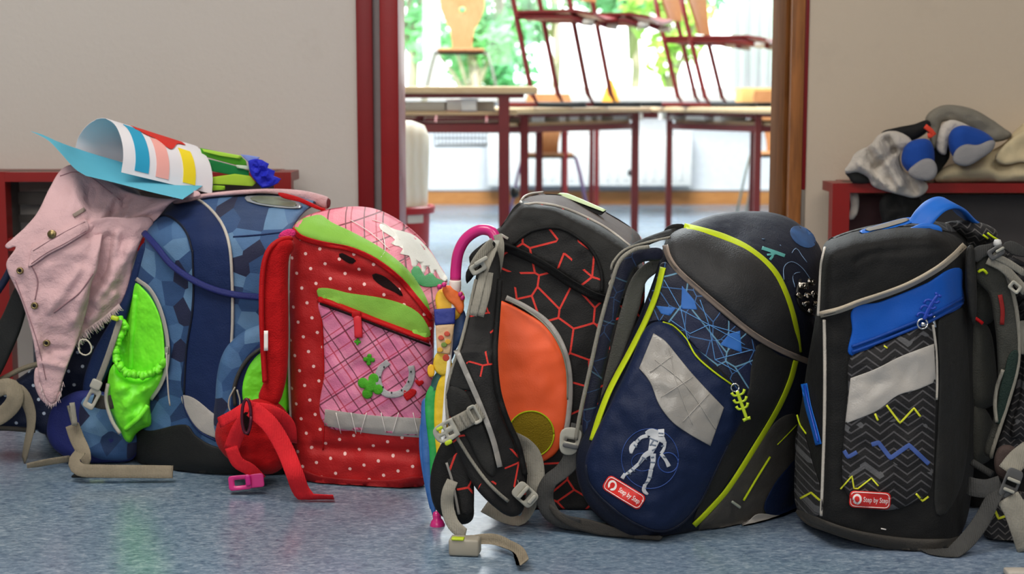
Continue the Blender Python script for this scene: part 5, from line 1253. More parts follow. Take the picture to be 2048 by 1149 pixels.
strap('webbing', [(1160, 850, -.225), (1150, 890, -.23), (1140, 925, -.235), (1122, 945, -.235), (1098, 965, -.235), (1090, 1000, -.235), (1110, 1035, -.24), (1160, 1052, -.25)], .024, .0022, M_dweb, E, roll=[10, 5, 10, 30, 30, 10, 30, 50], zmin=.003)
solid('bottom_flap', [(1098, 1012), (1130, 1030), (1180, 1040), (1240, 1058), (1300, 1072), (1325, 1076), (1300, 1088), (1250, 1086), (1190, 1070), (1130, 1050)], lambda x, y: -.262-.0002*(x-1200), M_gbase, E, D=.06, r=.003, zmin=.003, wob=(.003, 40))
# ================================================================== black zigzag satchel with cobalt trim
Fs = thing('school_satchel', 'black satchel with grey zigzag print, cobalt blue handle and silver reflective strip', 'backpack', (XY(1780, 1090, -.2), -.2, 0), 'school satchels in the row')
def dF(x, y):
    top = float(np.interp(x, [1640, 1700, 1780, 1860, 1930, 2000], [492, 474, 462, 458, 486, 520]))
    s = math.log1p(math.exp((top+10-y)/8))*8
    l = math.log1p(math.exp((1652-x)/7))*7; r = math.log1p(math.exp((x-1895)/9))*9
    return -.325+l*.0018+r*.0022+s*.003+.00004*max(0, 1000-y)
solid('body', [(1646, 494), (1660, 478), (1700, 462), (1760, 448), (1830, 440), (1890, 446), (1925, 462), (1945, 490), (1953, 540), (1955, 640), (1952, 760), (1950, 880), (1944, 980), (1930, 1050), (1900, 1098), (1860, 1112), (1800, 1104), (1720, 1085), (1650, 1062), (1610, 1045), (1594, 1020), (1590, 960), (1592, 880), (1604, 800), (1616, 720), (1630, 640), (1640, 560)],
      dF, M_blk, Fs, D=.14, r=.016, wob=(.003, 70, 3), register='F', step=7)
gF = OnBody('F')
solid('lid', [(1648, 490), (1672, 476), (1720, 464), (1780, 458), (1850, 457), (1900, 468), (1926, 482), (1930, 494), (1888, 530), (1820, 570), (1720, 606), (1642, 632), (1638, 610), (1640, 550)], gF, M_blk, Fs, r=.005, lift=.012, register='Fl', step=7, wob=(.002, 60),
      fold=lambda x, y: .003*math.exp(-((y-(505+max(0, 1760-x)**2*.006-.08*(x-1760)))/7)**2)*(1 if 1710 < x < 1900 else 0))
gFl = OnBody('Fl', 'F')
band('lid_piping', [(1640, 630), (1680, 620), (1720, 605), (1775, 587), (1820, 569), (1875, 538), (1908, 512), (1930, 490)], 13, gFl, fabric('cream_trim_cloth', '#b8ab98', .55, .0004, 0), Fs, r=.004, lift=.005)
cord('piping', [(1650, 496), (1643, 530), (1640, 580), (1637, 632)], .0022, M_crm, Fs, gF, .012)
cord('piping', [(1649, 640), (1650, 740), (1649, 850), (1646, 950), (1643, 1032)], .0024, M_crm, Fs, gF, .001)
solid('lid_top', [(1655, 484), (1680, 470), (1720, 458), (1780, 447), (1830, 441), (1890, 447), (1922, 462), (1900, 464), (1850, 453), (1780, 454), (1720, 460), (1680, 472)], gF, M_zig, Fs, r=.002, lift=.005)
solid('front_flap', [(1706, 618), (1760, 604), (1850, 568), (1918, 536), (1925, 575), (1926, 610), (1880, 634), (1780, 672), (1703, 712), (1704, 660)], gF, M_blu, Fs, r=.003, lift=.004)
for dy in (0, 11): cord('flap_zip', [(1704, 694+dy), (1750, 677+dy), (1800, 657+dy), (1860, 632+dy), (1925, 596+dy)], .0022, fabric('deep_cobalt_zip', '#0f3f90', .5, wr=0), Fs, gF, .0065)
solid('pocket', [(1701, 716), (1740, 697), (1800, 670), (1862, 643), (1870, 660), (1872, 760), (1869, 880), (1866, 950), (1858, 985), (1830, 1006), (1790, 1020), (1745, 1020), (1710, 1006), (1690, 980), (1684, 940), (1690, 850), (1696, 780)], gF, M_zig, Fs, r=.004, lift=.006, bulge=.004, wob=(.003, 60, 2), register='Fp', step=7)
gFp = OnBody('Fp', 'F')
solid('reflective_strip', [(1701, 757, 'c'), (1750, 739), (1800, 714), (1868, 688, 'c'), (1872, 764, 'c'), (1835, 780), (1795, 792), (1755, 822), (1690, 849, 'c')], gFp, M_ref, Fs, r=.001, lift=.002, wob=(.002, 30))
cord('pocket_piping', [(1866, 650), (1872, 700), (1874, 764), (1873, 800)], .0018, M_crm, Fs, gFp, .002)
def zz(pts, w, c, nm): band('zigzag_line', [tuple(p)+('c',) for p in pts], w, gFp, plain(nm, c, .6), Fs, r=.0002, lift=.0012, step=4)
YL, BL = '#d6d92c', '#3c5596'
zz([(1773, 811), (1800, 847), (1828, 817), (1841, 834)], 4, YL, 'yellow_print'); zz([(1750, 828), (1756, 842)], 4, YL, 'yellow_print')
zz([(1688, 902), (1696, 915), (1714, 905)], 8, BL, 'blue_print'); zz([(1743, 890), (1757, 886), (1781, 917), (1818, 891), (1858, 929)], 9, BL, 'blue_print')
zz([(1681, 979), (1704, 953), (1708, 978), (1716, 978), (1743, 957), (1757, 973)], 3, YL, 'yellow_print'); zz([(1832, 988), (1845, 1003), (1857, 994)], 4, YL, 'yellow_print')
zz([(1768, 692), (1775, 697)], 3, YL, 'yellow_print')
badge(Fs, 1740, 1001, 3.5, 83, 34, gFp)
solid('side_flap', [(1876, 640), (1900, 628), (1926, 616), (1936, 700), (1940, 800), (1936, 900), (1920, 980), (1890, 1030), (1872, 1030), (1868, 960), (1874, 860), (1878, 740)], gF, M_blk2, Fs, r=.004, lift=.003, wob=(.005, 50, 1))
cord('flap_edge', [(1868, 632), (1867, 642), (1870, 655)], .0022, M_chrome, Fs, gFp, .004)
cord('ring', [(1845+10*math.cos(a), 648+10*math.sin(a)) for a in [2*PI*k/16 for k in range(17)]], .0012, M_chrome, Fs, lambda x, y: gF(1845, 648)-.016)
MB().lathe(W(1846, 649, gF(1845, 648)-.016), [(0, -.003), (.003, -.002), (.003, .002), (0, .003)], 10).build('zip_slider', M_chrome, Fs)
pq = lambda x, y: gF(1855, 615)-.020
M_blup2 = plain('royal_blue_rubber', '#1b3fa8', .35)
def bone2(path, w): band('zip_pull', path, w, pq, M_blup2, Fs, D=.004, r=.0018, step=3)
bone2([(1848, 640), (1856, 622), (1866, 604), (1876, 590)], [8, 9, 8, 6])
for (x, y) in ((1852, 630), (1859, 616), (1866, 604)): bone2([(x, y), (x-8, y-4), (x-15, y-2), (x-18, y+4)], [5, 5, 5, 6]); bone2([(x, y), (x+8, y+2), (x+13, y-2)], [5, 5, 6])
bone2([(1876, 591), (1870, 586)], [6, 6]); bone2([(1876, 591), (1883, 594)], [6, 6])
solid('base_cover', [(1594, 1020), (1646, 1040), (1700, 1058), (1760, 1070), (1830, 1078), (1900, 1078), (1920, 1075), (1900, 1100), (1860, 1114), (1800, 1106), (1720, 1087), (1650, 1064), (1610, 1047)], gF, M_gbase, Fs, r=.004, lift=.005)
band('side_zip', [(1608, 768), (1616, 812), (1628, 855), (1637, 890)], 13, gF, M_blup, Fs, r=.003, lift=.007)
cord('side_zip_line', [(1609, 772), (1618, 814), (1629, 856), (1636, 884)], .0012, M_blup2, Fs, gF, .012)
solid('side_pocket', [(1598, 850), (1612, 880), (1626, 930), (1640, 975), (1640, 1030), (1600, 1022), (1590, 1005), (1590, 930)], gF, M_zig, Fs, r=.003, lift=.005, register='Fz')
gFz = OnBody('Fz', 'F')
band('zigzag_line', [(1600, 998, 'c'), (1622, 986, 'c'), (1640, 1002, 'c')], 4, gFz, plain('yellow_print', YL, .6), Fs, r=.0002, lift=.001, step=4)
cord('pocket_edge', [(1594, 830), (1600, 850), (1612, 868)], .0012, M_limet, Fs, gFz, .002)
cord('front_white_dash', [(1762, 1058), (1772, 1060)], .0008, M_tagw, Fs, gF, .002)  # short white line low on the front
# cobalt name plate and handle on the lid
solid('name_plate', [(1718, 463), (1740, 455), (1780, 443), (1815, 435), (1828, 438), (1822, 446), (1790, 455), (1750, 463), (1725, 467)], lambda x, y: -.25+.0018*(455-y), M_blup, Fs, D=.01, r=.001)
solid('plate_face', [(1730, 460), (1745, 454), (1782, 443), (1812, 436), (1820, 439), (1790, 450), (1750, 460)], lambda x, y: -.254+.0018*(455-y), plain('grey_card', '#7c7872', .6), Fs, D=.005, r=.0005)
hp = [W(1812, 466, -.235), W(1835, 452, -.235), W(1852, 430, -.232), W(1872, 412, -.225), W(1893, 406, -.215), W(1912, 414, -.195), W(1932, 434, -.17), W(1952, 448, -.15)]
hq = [Vector(p) for p in spline([tuple(p) for p in hp], False, .004)]
vs, fs = sweep(hq, flat(.034, .006), side=Vector((.55, -.75, -.35))); link('carry_handle', vs, fs, M_blup, Fs)
solid('handle_root', [(1808, 466), (1830, 452), (1846, 447), (1878, 452), (1885, 464), (1872, 470), (1845, 466), (1825, 470)], lambda x, y: -.262, M_blup, Fs, D=.02, r=.004)
# padded roll, back padding, harness at its right
M_zig2 = m_zig('dark_zigzag_print', .006, .018, .009, '#17171a', '#605d5c')
def tub(name, path, rs, mat, parent, **k):
    P = spline([tuple(p)+(r,) for p, r in zip(path, rs)], False, 6); pts = [W(p[0], p[1], p[2]) for p in P]
    vs, fs = sweep(pts, circle(1, 14), rs=[float(p[3]) for p in P]); return link(name, vs, fs, mat, parent, **k)
solid('top_roll', [(1884, 452), (1900, 443), (1940, 442), (1975, 450), (1996, 466), (1990, 482), (1960, 492), (1930, 500), (1935, 480), (1905, 462)], lambda x, y: -.19, M_zig2, Fs, D=.06, r=.02, bulge=.01, wob=(.004, 20))
solid('side_gusset', [(1934, 496), (1945, 490), (1950, 520), (1954, 600), (1948, 650), (1940, 640), (1934, 600), (1930, 560)], lambda x, y: -.26, M_blk2, Fs, D=.03, r=.008, wob=(.003, 30))
solid('back_panel', [(1940, 520), (1975, 505), (2020, 540), (2050, 620), (2080, 760), (2080, 960), (2040, 1060), (1975, 1075), (1940, 1060), (1938, 800)], lambda x, y: -.12, M_blk, Fs, D=.03, r=.01, zmin=.003, wob=(.004, 40))
solid('strap_lining', [(2010, 600), (2045, 640), (2085, 700), (2085, 900), (2050, 930), (2008, 935), (1992, 905), (2010, 850), (2034, 760), (2036, 680)], lambda x, y: -.185, M_zig2, Fs, D=.02, r=.006, wob=(.003, 30))
for o in ([(1944, 555), (1960, 548), (1985, 560), (1995, 590), (1992, 630), (1975, 650), (1946, 645)], [(1942, 640), (1962, 640), (1980, 660), (1990, 710), (1994, 780), (1985, 812), (1942, 815)], [(1942, 806), (1958, 808), (1978, 828), (1990, 862), (1993, 895), (1975, 925), (1942, 925)]):
    solid('back_padding', o, lambda x, y: -.20+.0003*(x-1940), M_padg, Fs, D=.05, r=.018, bulge=.01, wob=(.002, 30))
band('red_loop', [(1948, 635), (1958, 642), (1966, 648)], 7, lambda x, y: -.225, M_rcl, Fs, r=.002, D=.004)
solid('shoulder_strap', [(1952, 560), (1950, 530), (1962, 505), (1985, 500), (2010, 540), (2032, 600), (2038, 680), (2036, 740), (2018, 810), (1998, 870), (1982, 915), (1968, 905), (1984, 850), (1995, 780), (1994, 700), (1988, 640), (1978, 590)], lambda x, y: -.235, M_padg, Fs, D=.02, r=.008, wob=(.003, 30), register='Fs')
gFs = OnBody('Fs')
cord('strap_piping', [(1960, 503), (1985, 508), (2008, 540), (2028, 595), (2037, 660), (2036, 730), (2018, 800), (2000, 855), (1984, 905), (1982, 916)], .0028, M_gweb, Fs, gFs, .003)
band('red_print', [(2000, 590), (2005, 620), (2004, 650)], 9, gFs, fabric('wine_print', '#8e2523', .7), Fs, r=.001, lift=.003)
cord('inner_piping', [(2006, 740), (1994, 775), (1990, 810), (1993, 845)], .0026, M_gweb, Fs, gFs, .006)
solid('strap_mesh', [(2030, 700), (2034, 740), (2016, 800), (1998, 850), (1996, 800), (2008, 745)], gFs, fabric('dark_green_mesh', '#24342e', .8, .0015), Fs, r=.002, lift=.004)
solid('shoulder_strap', [(1964, 500), (1990, 488), (2020, 500), (2050, 545), (2090, 610), (2100, 800), (2060, 860), (2040, 880), (2020, 870), (2040, 790), (2044, 700), (2036, 610), (2010, 540), (1985, 512)], lambda x, y: -.195, M_zig2, Fs, D=.02, r=.008, wob=(.003, 25))
for k in range(7): tub('strap_rib', [(2005+k*7, 532+k*17, -.205), (2020+k*7, 522+k*17, -.215), (2050+k*6, 530+k*17, -.205)], [.003, .005, .003], M_zig2, Fs)
solid('strap_panel', [(2030, 650), (2060, 645), (2070, 700), (2036, 705)], lambda x, y: -.206, M_gweb, Fs, D=.006, r=.002)
solid('strap_tab', [(1945, 500), (1965, 490), (2000, 492), (2012, 510), (1995, 520), (1975, 512), (1955, 525), (1944, 520)], lambda x, y: -.245, M_dweb, Fs, D=.006, r=.002)
strap('webbing', [(1975, 520, -.245), (2005, 535, -.25), (2030, 560, -.25), (2052, 585, -.25)], .012, .003, M_gweb, Fs)
strap('webbing', [(1985, 510, -.25), (2015, 525, -.252), (2050, 548, -.25)], .009, .002, M_gweb, Fs)
plate('adjuster', 1992, 505, -30, rrect(34, 22, 6), -.256, .008, M_dgp, Fs, holes=[rrect(16, 6, 2)])
plate('adjuster_bar', 2000, 500, -30, rrect(20, 6, 3), -.262, .005, M_greyp, Fs)
plate('buckle', 2030, 575, 40, rrect(26, 20, 5), -.258, .007, M_greyp, Fs, holes=[rrect(12, 8, 2)])
MB().lathe(W(1995, 486, -.25), [(0, -.005), (.005, -.004), (.0055, .0), (.004, .004), (0, .005)], 12).build('cord_stop', plain('pale_grey_plastic', '#c3c3c1', .4), Fs)
solid('webbing_tab', [(2004, 492), (2020, 482), (2044, 492), (2060, 510), (2030, 512), (2012, 502)], lambda x, y: -.22, M_dweb, Fs, D=.006, r=.002)
for a in ([(1975, 466), (1985, 474), (1996, 480)], [(1966, 470), (1976, 478)]): cord('lime_stitch', a, .0014, M_limet, Fs, lambda x, y: -.215)
cord('lime_stitch', [(1956, 545), (1966, 540), (1974, 548)], .002, M_limet, Fs, lambda x, y: -.245)
# lower harness
strap('webbing', [(1936, 972, -.29), (1950, 976, -.30), (1975, 978, -.305), (2003, 970, -.31)], .024, .002, M_dweb, Fs, roll=[10, 5, 0, 0])
cord('webbing_roll', [(1944, 925, -.24), (1965, 938, -.25), (1985, 950, -.26)], .005, M_dweb, Fs)
strap('webbing', [(2002, 975, -.31), (1985, 1000, -.315), (1965, 1040, -.32), (1935, 1080, -.335), (1900, 1110, -.345), (1868, 1120, -.335), (1850, 1112, -.32)], .021, .002, M_dweb, Fs, roll=[40, 30, 10, 10, 40, 60, 70], zmin=.003)
solid('strap_end', [(1994, 900), (2012, 890), (2034, 900), (2040, 930), (2020, 960), (1998, 955), (1988, 930)], lambda x, y: -.28, M_taupe, Fs, D=.02, r=.008)
strap('webbing', [(2060, 900, -.29), (2035, 920, -.30), (2015, 945, -.31)], .026, .003, M_gweb, Fs)
plate('buckle', 2022, 968, -68, rrect(62, 34, 9), -.32, .010, M_dgp, Fs, holes=[rrect(10, 22, 2)])
plate('buckle_bar', 2028, 962, -68, rrect(7, 28, 3), -.327, .006, M_greyp, Fs); plate('buckle_bar', 2018, 982, -68, rrect(7, 24, 3), -.327, .006, M_greyp, Fs)
strap('webbing', [(2015, 995, -.32), (2030, 1020, -.325), (2045, 1060, -.33), (2058, 1100, -.33)], .030, .003, M_gweb, Fs)
solid('lower_pad', [(1962, 1010), (1985, 985), (2020, 980), (2070, 1000), (2080, 1120), (2050, 1142), (2010, 1122), (1980, 1090), (1962, 1050)], lambda x, y: -.275-.0003*(y-1000)*.5, M_zig2, Fs, D=.04, r=.014, wob=(.003, 40), zmin=.004, register='Fq')
gFq = OnBody('Fq')
band('zigzag_line', [(1983, 1005, 'c'), (1997, 1038, 'c'), (2020, 1030, 'c')], 5, gFq, plain('yellow_print', YL, .6), Fs, r=.0002, lift=.001, step=4)
MB().box(WZ(2034, 1146, .004), (.014, .010, .004), None, .002).build('floor_clip', M_crm, Fs)

# ================================================================== pink denim jacket over the polka-dot satchel
J = thing('denim_jacket', 'dusty pink denim jacket with frayed hem draped over the polka-dot satchel', 'jacket', (XY(140, 600, .12), .12, .05))
def crease(*ls):
    """soft ridges/valleys: (x0,y0,x1,y1,width,height)"""
    def f(x, y):
        s = 0
        for (a, b, c, d, w, h) in ls:
            dx, dy = c-a, d-b; L = dx*dx+dy*dy; t = max(0, min(1, ((x-a)*dx+(y-b)*dy)/L))
            q = math.hypot(x-a-t*dx, y-b-t*dy); s -= h*math.exp(-(q/w)**2)
        return s
    return f
gJ = tps([(130, 330, .21), (180, 350, .20), (260, 400, .20), (330, 410, .17), (60, 450, .12), (20, 500, .10), (150, 450, .115), (100, 560, .10), (40, 600, .10), (150, 600, .10), (80, 740, .095), (110, 790, .10), (200, 520, .12), (180, 620, .12), (200, 450, .15)], 1.5)
solid('back_panel', [(170, 455), (205, 436), (255, 436), (305, 440), (286, 474), (268, 520), (258, 570), (240, 610), (218, 628), (205, 640), (190, 650), (168, 668), (152, 690), (140, 680), (160, 610), (180, 540)], lambda x, y: .135+.0002*(x-170), M_jkt, J, D=.006, r=.003, wob=(.007, 42, 7), step=5,
      fold=crease((195, 600, 262, 500, 14, .016), (215, 480, 200, 560, 12, -.012), (180, 640, 230, 590, 10, .010), (235, 470, 225, 540, 8, .008)))
solid('front_panel', [(124, 338), (150, 330), (200, 352), (260, 385), (345, 398), (400, 386), (348, 402), (312, 440), (290, 452), (258, 448), (225, 450), (208, 462), (200, 500), (194, 540), (182, 570), (176, 610), (165, 650), (152, 690), (138, 725), (124, 765), (116, 792), (104, 808), (90, 796), (80, 762), (72, 715), (66, 680), (55, 640), (42, 600), (28, 570), (16, 545), (13, 525), (28, 502), (31, 494), (16, 498), (10, 492), (22, 480), (50, 455), (75, 425), (100, 375)],
      gJ, M_jkt, J, D=.006, r=.003, wob=(.007, 75, 3), step=5, register='J',
      fold=crease((215, 455, 178, 470, 10, -.010), (205, 480, 150, 640, 12, .010), (345, 400, 225, 455, 13, .016), (340, 420, 240, 447, 9, -.006), (215, 452, 255, 400, 9, -.010), (240, 410, 235, 445, 7, .010), (262, 405, 250, 440, 6, .008), (150, 380, 175, 430, 12, .010), (60, 540, 75, 700, 12, .006), (100, 620, 160, 540, 10, .006), (90, 700, 130, 700, 9, -.006), (85, 725, 128, 735, 7, .006), (150, 360, 140, 420, 14, .008), (185, 380, 175, 440, 12, -.010), (225, 395, 200, 440, 10, .010)))
gJ2 = OnBody('J')
solid('pocket_flap', [(172, 438, 'c'), (178, 452), (176, 464, 'c'), (130, 492), (96, 510), (64, 532), (56, 534, 'c'), (60, 512), (62, 498, 'c'), (90, 480), (130, 458)], gJ2, M_jkt, J, r=.0015, lift=.007, bulge=.002, step=5)
cord('flap_seam', [(170, 444), (130, 464), (92, 486), (66, 502)], .0006, M_jktd, J, gJ2, .008, n=5)
cord('flap_seam', [(172, 462), (130, 487), (95, 505), (62, 528)], .0006, M_jktd, J, gJ2, .008, n=5)
band('fabric_label', [(147, 432), (160, 424), (170, 418)], 8, gJ2, fabric('beige_leatherette', '#8f8076', .6, wr=0), J, r=.0008, lift=.003)
def button(px, py, r, hole=False):
    p = W(px, py, gJ2(px, py)-.009); MB().lathe(p, [(0, .004), (r*.5, .004), (r*.62, .0015), (r, .003), (r*1.05, .0), (r, -.003), (0, -.003)], 20, (0, -1, .1)).build('button', M_brass, J)
button(104, 469, .0065)
for (x, y) in ((40, 542), (69, 612), (93, 687)):
    p = W(x, y, gJ2(x, y)-.003); MB().lathe(p, [(.0028, .002), (.0045, .003), (.0055, .001), (.0055, -.002)], 16, (0, -1, .1)).build('eyelet', M_brass, J)
    solid('eyelet_hole', [(x+3.4*math.cos(a), y+4.4*math.sin(a)) for a in (0, .8, 1.6, 2.4, 3.2, 4, 4.8, 5.5)], gJ2, M_black, J, r=.0003, lift=.0025, step=3)
cord('seam', [(30, 560), (52, 618), (76, 690), (92, 760)], .0007, M_jktd, J, gJ2, .001, n=5)
cord('seam', [(186, 548), (160, 585), (135, 605), (108, 626)], .0011, M_jktd, J, gJ2, .001, n=5)
cord('seam', [(62, 530), (75, 560), (70, 600)], .0009, M_jktd, J, gJ2, .001, n=5)
solid('cuff', [(76, 735), (84, 770), (95, 800), (108, 806), (120, 782), (116, 800), (104, 812), (88, 806), (76, 790), (68, 762)], lambda x, y: .10, M_jkt, J, D=.01, r=.004)
solid('sleeve', [(345, 404), (370, 394), (430, 385), (500, 379), (560, 378), (610, 382), (650, 392), (659, 398), (660, 412), (655, 418), (640, 414), (600, 399), (560, 390), (520, 387), (470, 391), (420, 395), (370, 406)], lambda x, y: .20+.0001*(x-400), M_jkt, J, D=.03, r=.006, wob=(.003, 30), step=6)
solid('sleeve_opening', [(656, 396), (661, 400), (660, 414), (655, 418), (653, 408)], lambda x, y: .222, fabric('wine_cuff_lining', '#5c2a2e', .8), J, D=.004, r=.001)
cord('collar_seam', [(120, 352), (150, 344), (178, 352), (215, 380), (240, 400)], .0008, M_jktd, J, gJ2, .001, n=5)
# frayed hem: short loose threads
m = MB(); rg = random.Random(5); hem = spline([(152, 690), (168, 670), (190, 652), (205, 642), (222, 628), (240, 612)], False, 1.6)
for p in hem:
    a = rg.uniform(-.5, 1.2); L = rg.uniform(5, 15); Y = .128+rg.uniform(-.006, .006)
    m.tube([W(p[0]-3, p[1]-4, Y), W(p[0]+L*.3*math.cos(a), p[1]+L*.5, Y-.002), W(p[0]+L*math.cos(a)*.6, p[1]+L*math.sin(abs(a)+.5), Y)], .00045, 4)
o = m.build('fringe', fabric('pale_pink_thread', '#dfc6c6', .9, 0, 0), J); o['kind'] = 'stuff'
m = MB(); hem = spline([(80, 770), (90, 800), (104, 812), (118, 800), (126, 768)], False, 2.5)
for p in hem: m.tube([W(p[0], p[1]-4, .094), W(p[0]+rg.uniform(-4, 4), p[1]+rg.uniform(2, 7), .092)], .0004, 4)
o = m.build('fringe', fabric('pale_pink_thread', '#dfc6c6', .9, 0, 0), J); o['kind'] = 'stuff'
cord('thread_loop', [(158, 700, .10), (160, 682, .098), (172, 680, .098), (182, 692, .098), (182, 704, .098), (172, 711, .098), (160, 706, .098), (157, 696, .098)], .0012, fabric('cream_cord', '#cfc6b4', .8, wr=0), J)
solid('red_edge', [(556, 389), (590, 392), (640, 414), (655, 422), (640, 421), (600, 405)], lambda x, y: .19, M_rcl, J, D=.004, r=.0015, label='red inner edge of the sleeve')

# ================================================================== paper craft lying on the jacket
P_ = solid('paper_sheet', [(60, 262, 'c'), (86, 270), (115, 283), (150, 296), (200, 312), (300, 340, 'c'), (405, 372, 'c'), (365, 399, 'c'), (300, 384), (235, 367), (172, 352, 'c'), (150, 338), (120, 305), (95, 280)], tps([(60, 262, .22), (120, 285, .21), (160, 300, .26), (172, 352, .105), (365, 399, .115), (300, 340, .24), (430, 378, .22)], 1), fabric('turquoise_paper', '#5bb0c9', .7, 0, .001, 0, .04), None, D=.0012, r=.0004, step=7, sharp=40)
tag(P_, 'turquoise paper sheet lying under the rolled striped card', 'paper')
Lc = spline([(149, 303, .265), (158, 272, .262), (180, 246, .245), (206, 237, .215), (228, 247, .18), (242, 275, .15), (247, 310, .135), (243, 345, .125)], False, 3)
Rc = spline([(345, 345, .36), (350, 322, .36), (365, 300, .335), (385, 291, .30), (404, 302, .27), (418, 322, .25), (425, 352, .24), (424, 388, .232)], False, 3)
def resamp(c, n): 
    c = np.array(c); s = np.concatenate([[0], np.cumsum(np.hypot(*(c[1:, :2]-c[:-1, :2]).T))]); u = np.linspace(0, s[-1], n)
    return np.stack([np.interp(u, s, c[:, k]) for k in range(3)], 1)
NR = 61; Lr, Rr = resamp(Lc, NR), resamp(Rc, NR)
def RP(s, t, off=0):
    i = s*(NR-1); a = int(min(NR-2, max(0, math.floor(i)))); f = i-a
    l = Lr[a]*(1-f)+Lr[a+1]*f; r = Rr[a]*(1-f)+Rr[a+1]*f; p = W(*l)*(1-t)+W(*r)*t
    if off:
        l2, r2 = Lr[a+1]-Lr[a], 0; u = W(*Lr[a+1])-W(*Lr[a]); v = W(*r)-W(*l); n = u.cross(v).normalized()
        if n.dot(EYE-p) < 0 and s > .35: n = -n
        p = p+n*off
    return p
def rollpatch(name, s0, s1, t0, t1, off, mat, parent, th=.0007, ns=26, nt=8, edge=None):
    vs, fs = [], []
    for k in (off, off+th):
        for i in range(ns+1):
            for j in range(nt+1):
                s = s0+(s1-s0)*i/ns; t = t0+(t1-t0)*j/nt
                if edge: s, t = edge(i/ns, j/nt, s, t)
                vs.append(RP(s, t, k))
    nn = (ns+1)*(nt+1)
    for i in range(ns):
        for j in range(nt):
            a = i*(nt+1)+j; b = a+nt+1; fs += [(a, a+1, b+1, b), (nn+a, nn+b, nn+b+1, nn+a+1)]
    for i in range(ns):
        for j in (0, nt): a = i*(nt+1)+j; fs.append((a, a+nt+1, nn+a+nt+1, nn+a))
    for j in range(nt):
        for i in (0, ns): a = i*(nt+1)+j; fs.append((a, a+1, nn+a+1, nn+a))
    return link(name, vs, fs, mat, parent, sharp=60)
K = rollpatch('rolled_card', 0, 1, 0, 1, -.0008, fabric('white_card', '#e4e1e6', .7, 0, .0008, 0, .02), None, ns=60, nt=20)
tag(K, 'white card bent into an arch with turquoise, pink, yellow and red paper shapes glued on', 'craft card')
rollpatch('glued_strip', .50, .955, .13, .28, .0004, fabric('turquoise_card', '#2f9dc4', .7, 0, 0, 0, .03), K)
rollpatch('glued_strip', .58, .965, .36, .50, .0004, fabric('salmon_card', '#efaaa2', .7, 0, 0, 0, .03), K)
rollpatch('glued_strip', .60, .955, .66, .80, .0004, fabric('yellow_card', '#efd62a', .7, 0, 0, 0, .03), K)
rollpatch('glued_shape', .46, .60, .24, .80, .0012, fabric('red_card', '#cf3026', .7, 0, 0, 0, .03), K, ns=12, nt=24, edge=lambda u, v, s, t: (.47+(.05+.13*math.exp(-((v-.55)/.2)**2)+.04*math.exp(-((v-.2)/.15)**2))*u, t))
# paper flower
PF = thing('paper_flower', 'green paper stems with a crumpled blue paper blossom lying behind the card', 'paper flower', (XY(480, 350, .25), .25, W(480, 380, .25).z))
def ps(o, Y, c, nm, name='stem'): return solid(name, o, lambda x, y, Y=Y: Y+.0001*(x-450), fabric(nm, c, .7, 0, .001, 0, .06), PF, D=.002, r=.0006, sm=False, step=6)
ps([(400, 296), (430, 302), (482, 313), (492, 322), (494, 332), (470, 330), (440, 322), (405, 312)], .262, '#4c9a24', 'leaf_green_paper')
ps([(404, 298), (440, 304), (484, 312), (480, 318), (440, 312), (408, 304)], .258, '#a9d94a', 'lime_paper')
ps([(415, 318), (440, 324), (470, 332), (498, 342), (498, 356), (460, 350), (420, 342)], .256, '#14743a', 'dark_green_paper')
ps([(420, 355), (470, 348), (500, 352), (512, 366), (505, 373), (460, 370), (418, 368)], .252, '#a3c83a', 'yellow_green_paper')
ps([(418, 370), (450, 372), (450, 380), (418, 382)], .25, '#8fbf2e', 'yellow_green_paper2')
ps([(472, 330), (500, 332), (500, 340), (474, 336)], .252, '#c8dcc0', 'pale_paper')
solid('blossom', [(496, 322, 'c'), (510, 318), (524, 320, 'c'), (538, 328, 'c'), (535, 336, 'c'), (550, 342, 'c'), (548, 352, 'c'), (562, 358, 'c'), (556, 367, 'c'), (540, 374), (524, 377, 'c'), (512, 364), (502, 350), (498, 336)], lambda x, y: .245, fabric('royal_blue_crepe', '#1f28b4', .6, .0004, .003), PF, D=.012, r=.003, wob=(.012, 12), step=4, sharp=25)
solid('blossom_tip', [(481, 309, 'c'), (500, 311), (520, 315, 'c'), (512, 322), (500, 326), (492, 320)], lambda x, y: .248, fabric('periwinkle_paper', '#7d8fd0', .7, 0, 0), PF, D=.004, r=.001, wob=(.004, 10), step=4)

# ================================================================== things on the right bench
T_ = thing('grey_jacket', 'crumpled grey and black jacket lying over the left end of the right bench', 'jacket', (XY(1780, 360, .70), .70, bz))
M_gj = fabric('heather_grey_fleece', '#c2bab0', .9, .001, .010, .3, .14, .2, 30)
solid('sleeve', [(1690, 345), (1700, 325), (1712, 305), (1740, 290), (1760, 268), (1790, 262), (1815, 272), (1825, 290), (1805, 300), (1800, 320), (1812, 345), (1840, 358), (1856, 372), (1848, 388), (1828, 396), (1800, 390), (1770, 382), (1745, 372), (1735, 355), (1715, 345)], lambda x, y: .640, M_gj, T_, D=.06, r=.012, wob=(.008, 40, 2), step=5,
      fold=crease((1750, 290, 1800, 370, 9, .022), (1775, 280, 1830, 380, 7, -.022), (1720, 330, 1790, 385, 6, .016), (1790, 300, 1750, 335, 6, -.018), (1735, 300, 1760, 375, 5, -.014)))
solid('lining', [(1762, 266), (1790, 256), (1830, 248), (1855, 240), (1862, 250), (1850, 268), (1820, 282), (1800, 275), (1780, 268)], lambda x, y: .650, M_blk, T_, D=.05, r=.01, wob=(.008, 25))
solid('lining', [(1840, 300), (1870, 290), (1890, 280), (1900, 310), (1890, 330), (1872, 350), (1845, 365), (1830, 355)], lambda x, y: .670, M_blk, T_, D=.04, r=.01, wob=(.008, 25))
